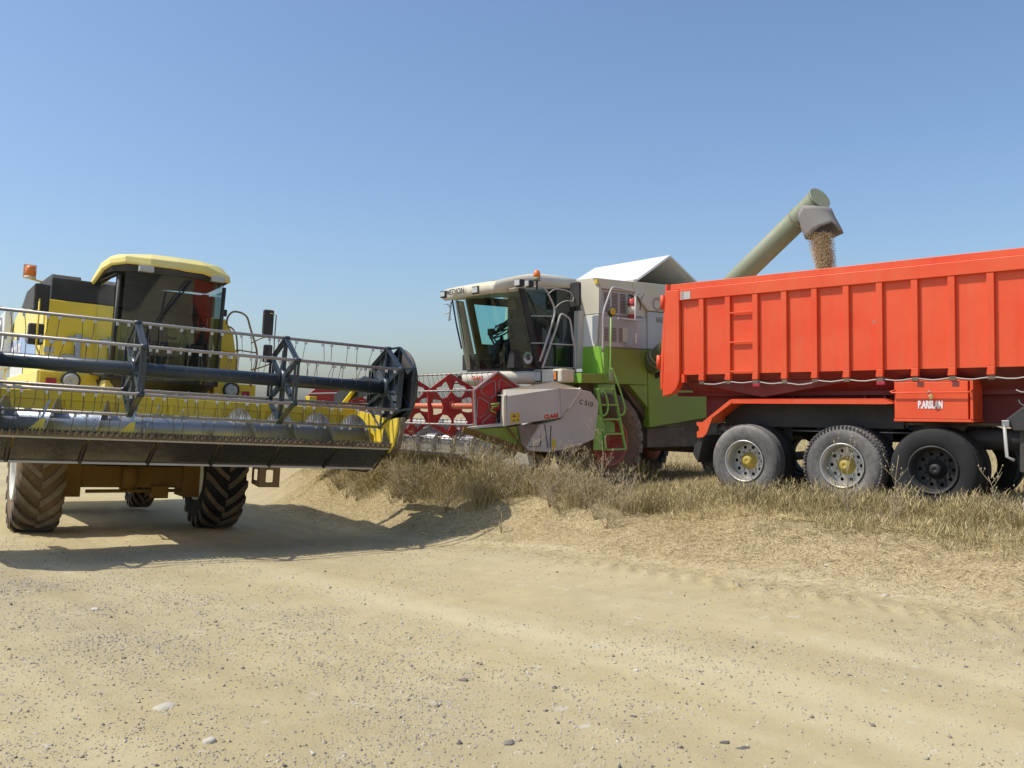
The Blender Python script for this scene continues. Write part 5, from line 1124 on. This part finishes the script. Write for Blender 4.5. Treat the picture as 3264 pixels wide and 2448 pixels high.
# brush: thorny dry weeds heaped along the verge
def brush(name, centres, label, per=120, seed=0):
    VX, VY, HH, LN, AZ, SH, ZZ, WW = [], [], [], [], [], [], [], []
    for (cx, cy, h, r_, shd) in centres:
        m = int(per * (r_ / .4)); a = rng.uniform(0, 6.28, m); q = np.sqrt(rng.uniform(0, 1, m)) * r_
        x = cx + q * np.cos(a); y = cy + q * np.sin(a); z0 = zg(x, y)
        VX.append(x); VY.append(y); HH.append(h * rng.uniform(.45, 1.15, m) * (1 - .5 * (q / r_) ** 2)); LN.append(rng.uniform(.1, 1.25, m)); AZ.append(a + rng.normal(0, 1.2, m)); SH.append(np.clip(rng.normal(shd, .22, m), 0, 1)); ZZ.append(z0); WW.append(rng.uniform(.004, .008, m))
        # side twigs and small leaves higher up
        k = m * 2; a = rng.uniform(0, 6.28, k); q = rng.uniform(0, 1, k) ** .6 * r_ * 1.15; hh = rng.uniform(.15, .95, k) * h * (1 - .45 * (q / r_ / 1.15) ** 2)
        x = cx + q * np.cos(a); y = cy + q * np.sin(a)
        VX.append(x); VY.append(y); HH.append(rng.uniform(.03, .15, k)); LN.append(rng.uniform(.4, 1.2, k)); AZ.append(rng.uniform(0, 6.28, k)); SH.append(np.clip(rng.normal(shd - .08, .2, k), 0, 1)); ZZ.append(zg(x, y) + hh); WW.append(rng.uniform(.003, .009, k))
    c = np.concatenate
    blades(name, c(VX), c(VY), c(HH), c(WW), c(LN), c(AZ), c(SH), label, 'weeds', z=c(ZZ), curl=.6)
cen = []
for k in range(96):                                  # in front of the red reel
    x = rng.uniform(-4.1, .55); dd = rng.uniform(.85, 1.5) if x < -1.0 else rng.uniform(.95, 1.9); yb = np.interp(x, EDGE[:, 0], EDGE[:, 1]); cen.append((x + dd * .83, yb + dd * .55, rng.uniform(.45, .95) * (1.05 if x < -1 else min(1, .35 + .55 * (dd - .6))), rng.uniform(.14, .34), rng.choice([.3, .55, .68, .8])))
brush('dry_brush', cen, 'tangled dry brown weeds heaped in front of the red reel', 190)
cen = []
for k in range(50):
    x = rng.uniform(1.2, 6.8); dd = rng.uniform(1.3, 3.2); yb = np.interp(x, EDGE[:, 0], EDGE[:, 1]); cen.append((x + dd * .5, yb + dd * .6, rng.uniform(.08, .20), rng.uniform(.15, .4), rng.uniform(.30, .75)))
for k in range(70):                                   # in front of the trailer wheels
    sx_ = rng.uniform(-2.6, 3.0); dp = rng.uniform(.25, 1.3); cen.append((4.49 + .7367 * sx_ - .676 * dp, 12.1 - .6762 * sx_ - .737 * dp, rng.uniform(.26, .44), rng.uniform(.15, .35), rng.uniform(.30, .70)))
brush('low_weeds', cen, 'low grey green and straw coloured weeds around the trailer wheels', 150)
M['weed'] = paint('dry_stalk', (.42, .34, .20), .9, .2)
# branching thorny plants standing through the brush, joined: nobody could count them
def scrub(name, spots, label):
    tot = MB()
    for (x, y, h, sd) in spots:
        rd = random.Random(sd); z0 = float(zg(np.array([x]), np.array([y]))[0]); b = tot
        def st_(p, d, L_, r_, dep):
            q = Vector(p); d = Vector(d); ps = [q.copy()]
            for i in range(3):
                d = (d + Vector((rd.uniform(-.2, .2), rd.uniform(-.2, .2), .05))).normalized(); q = q + d * L_ / 3; ps.append(q.copy())
            b.tube(ps, r_, 3, r_ * .4)
            if dep < 2:
                for j in range(6 if dep == 0 else 3):
                    t_ = rd.uniform(.15, .98); k = min(2, int(t_ * 3)); pp = ps[k].lerp(ps[k + 1], t_ * 3 - k); a = rd.uniform(0, 6.28)
                    st_(pp, (math.cos(a), math.sin(a), rd.uniform(.2, .9)), L_ * rd.uniform(.25, .5), r_ * .6, dep + 1)
        for j in range(4):
            a = rd.uniform(0, 6.28); k = rd.uniform(.1, .8); st_((x, y, z0 - .01), (math.cos(a) * k, math.sin(a) * k, 1), h * rd.uniform(.5, 1.1), .006, 0)
    o = tot.build(name, 'weed'); tag(o, label, 'weeds', None, 'stuff')
sp_ = []
for k in range(46):
    x = rng.uniform(-4.4, .8); dd = rng.uniform(.6, 1.5); yb = np.interp(x, EDGE[:, 0], EDGE[:, 1]); sp_.append((x + dd * .83, yb + dd * .55, rng.uniform(.35, .85), 500 + k))
for k in range(26):
    sx_ = rng.uniform(-2.4, 2.8); dp = rng.uniform(.2, 1.4); sp_.append((4.49 + .7367 * sx_ - .676 * dp, 12.1 - .6762 * sx_ - .737 * dp, rng.uniform(.15, .34), 700 + k))
scrub('thorn_scrub', sp_, 'thin branching thorny dry scrub tangled through the weeds on the verge')
# single tall weeds
def weed(x, y, h, label, seed, lean=(.05, 0), n=7, shade='tall_stalk', bush=.3, buds=True):
    rd = random.Random(seed); b = B(); z0 = float(zg(np.array([x]), np.array([y]))[0])
    def stem(p, d, L_, r_, depth):
        pts_ = [p]; q = Vector(p); d = Vector(d)
        for i in range(4):
            d = (d + Vector((rd.uniform(-.12, .12), rd.uniform(-.12, .12), .06))).normalized(); q = q + d * L_ / 4; pts_.append(q.copy())
        b.tube(pts_, r_, 4, r_ * .45)
        if depth < 2:
            for j in range(n if depth == 0 else 3):
                t_ = rd.uniform(.25, .95); k = min(3, int(t_ * 4)); pp = Vector(pts_[k]).lerp(Vector(pts_[k + 1]), t_ * 4 - k); a = rd.uniform(0, 6.28)
                stem(pp, Vector((math.cos(a) * .7, math.sin(a) * .7, .75)), L_ * rd.uniform(.2, .42), r_ * .6, depth + 1)
        elif buds:
            pp = pts_[-1]; b.lathe([(.001, -.012), (.009, 0), (.001, .014)], tuple(pp), 5, 'z')
    stem((0, 0, 0), (lean[0], lean[1], 1), h, .006, 0)
    for j in range(3):
        a = rd.uniform(0, 6.28); stem((0, 0, 0), (math.cos(a) * bush, math.sin(a) * bush, 1), h * rd.uniform(.35, .6), .0045, 1)
    o = b.build('dry_weed', 'weed', None, loc=(x, y, z0 - .01)); tag(o, label, 'weed', 'tall dry weeds along the verge'); return o
weed(3.93, 10.35, .92, 'tall branching dry weed standing before the middle trailer wheel', 1, (.02, 0), 6)
weed(4.38, 10.25, .84, 'second tall dry weed just right of the one before the middle trailer wheel', 2, (.06, 0), 5)
weed(5.42, 9.75, .62, 'slender leaning dry weed before the black rear tyres under the toolbox', 3, (-.28, 0), 4)
weed(5.60, 9.85, .50, 'dry weed leaning right beside the black air tank of the trailer', 4, (.5, 0), 3)
weed(5.0, 9.30, .34, 'short dry weed with few twigs below the toolbox', 5, (.0, 0), 3)
weed(6.08, 9.60, .42, 'dry weed at the foot of the landing leg near the right edge', 6, (.05, 0), 6)
weed(1.30, 12.9, .95, 'upright feathery dry weed before the header end panel', 7, (.03, 0), 9)
weed(1.05, 12.7, .80, 'bushy dry weed left of the upright one before the header end panel', 8, (-.1, 0), 9)
weed(-1.62, 15.0, .85, 'thin forked dry weed beside the end of the dark blue reel', 9, (.1, 0), 3)
weed(.0, 13.5, .55, 'dry weed in the brush below the red reel', 10, (-.3, 0), 6)
weed(-.15, 12.6, .32, 'lone thin pale stalk on the straw before the brush', 11, (-.05, 0), 2)
weed(2.3, 13.0, .40, 'dry weed between the ladder and the trailer mud flap', 12, (.1, 0), 5)

# ================================================================ GRAVEL AND STONES
def gdens(X, Y):
    d = edge_d(X, Y); k = .10 + .75 * sstep(2.6, 6.5, -d) + .2 * sstep(.45, .7, vnoise(X * .8, Y * .8, 51))
    return inview(X, Y) * (d < .2) * k * (.12 + 1.3 * vnoise(X * 1.7, Y * 1.7, 52) ** 1.6) * np.clip(7 / Y, .25, 1)
X, Y = scatter(620000, -7, 6.5, 3.2, 14, gdens); n = len(X)
S = .0026 + .0105 * rng.power(.3, n) * rng.uniform(.4, 1, n); Z = zg(X, Y) - S * .05
octas('gravel', np.stack([X, Y, Z], 1), S, 'stone', label='fine loose gravel spread over the dirt road', cat='gravel', aspect=(1.25, 1.0, .8), shade=np.clip(rng.normal(.62, .27, n), 0, 1))
X, Y = scatter(3500, -7, 6, 3.0, 13, lambda X, Y: gdens(X, Y)); n = len(X)
S = .009 + .010 * rng.power(.4, n)
octas('coarse_gravel', np.stack([X, Y, zg(X, Y) + S * .2], 1), S, 'stone', label='coarser loose pebbles lying on the dirt road', cat='gravel', aspect=(1.3, 1.0, .6), shade=np.clip(rng.normal(.55, .3, n), 0, 1))
def stone(x, y, r_, sx, sy, sz, c, label, seed):
    bm = bmesh.new(); bmesh.ops.create_icosphere(bm, subdivisions=2, radius=1); rd = random.Random(seed)
    pl = [(Vector((rd.gauss(0, 1), rd.gauss(0, 1), rd.gauss(0, 1))).normalized(), rd.uniform(.55, .9)) for _ in range(9)]
    for v in bm.verts:
        for nn, dd in pl:
            e = v.co.dot(nn) - dd
            if e > 0: v.co -= nn * e
        v.co = Vector((v.co.x * sx, v.co.y * sy, v.co.z * sz)) * r_
    me = bpy.data.meshes.new('stone'); bm.to_mesh(me); bm.free()
    a = me.attributes.new('shade', 'FLOAT', 'POINT'); a.data.foreach_set('value', [c] * len(me.vertices)); me.materials.append(M['stone'])
    o = bpy.data.objects.new('stone', me); col.objects.link(o); o.location = (x, y, float(zg(np.array([x]), np.array([y]))[0]) + sz * r_ * .05); o.rotation_euler = (0, 0, rd.uniform(0, 6))
    tag(o, label, 'stone', 'larger stones on the dirt road')
def onroad(u, v):                                     # where a stone in the photograph stands on the road
    px, py = (u - 1632) / 2825, (1287 - v) / 2825; Yd = 4.
    for _ in range(30):
        zz = float(zg(np.array([px * Yd]), np.array([Yd]), False)[0]); Yd = .5 * Yd + .5 * (1.7 - zz) / max(.02, -py)
    return px * Yd, Yd
for k, (u, v, r_, sx, sy, sz, c, lb) in enumerate([
    (530, 2245, .085, 1.4, 1.0, .22, .86, 'flat chalky stone embedded in the road at lower left'),
    (1050, 1873, .055, 1.2, 1.0, .6, .72, 'pale rounded stone in the middle distance right of the combine shadow'),
    (1622, 2350, .045, 1.6, 1.0, .5, .25, 'dark grey flat pebble near the bottom edge, centre'),
    (2015, 2278, .030, 1.3, .8, .55, .08, 'small dark oval pebble right of the bottom centre'),
    (2305, 2362, .038, 1.3, .7, .45, .1, 'dark brown sliver of stone at lower right of centre'),
    (2362, 2376, .040, 1.7, .7, .35, .08, 'long dark flat stone beside the brown sliver'),
    (2700, 2153, .028, 1, 1, .7, .35, 'grey brown pebble on the smooth part of the road'),
    (3070, 2122, .026, 1.3, 1, .5, .05, 'black half round pebble near the right edge of the road'),
    (2815, 1893, .060, 1.4, .8, .45, .8, 'light tan stone on the tyre prints near the verge'),
    (2630, 1800, .060, 1.4, .8, .35, .95, 'whitish flat stone at the border of the straw'),
    (2025, 2138, .030, 1, 1, .8, .9, 'small white pebble right of centre'),
    (1480, 2162, .040, 1.2, 1, .7, .15, 'dark angular stone left of the centre line of the road'),
    (640, 1957, .050, 1.5, 1, .4, .5, 'flat olive grey stone at mid left'),
    (310, 1938, .050, 1.5, 1, .5, .9, 'pale split stone at the left of the road'),
    (1800, 2190, .035, 1.4, 1, .6, .75, 'tan twin pebble near the road centre'),
    (1767, 2185, .026, 1, 1, .8, .12, 'dark pebble beside the tan twin pebble'),
    (675, 2357, .050, 1.1, 1, .7, .9, 'chalky lump close to the bottom edge on the left'),
    (2388, 1842, .050, 1.5, .8, .4, .5, 'brown clod beside the tread prints')]):
    x, y = onroad(u, v); stone(x, y, r_ * .68, sx, sy, sz, c, lb, 100 + k)
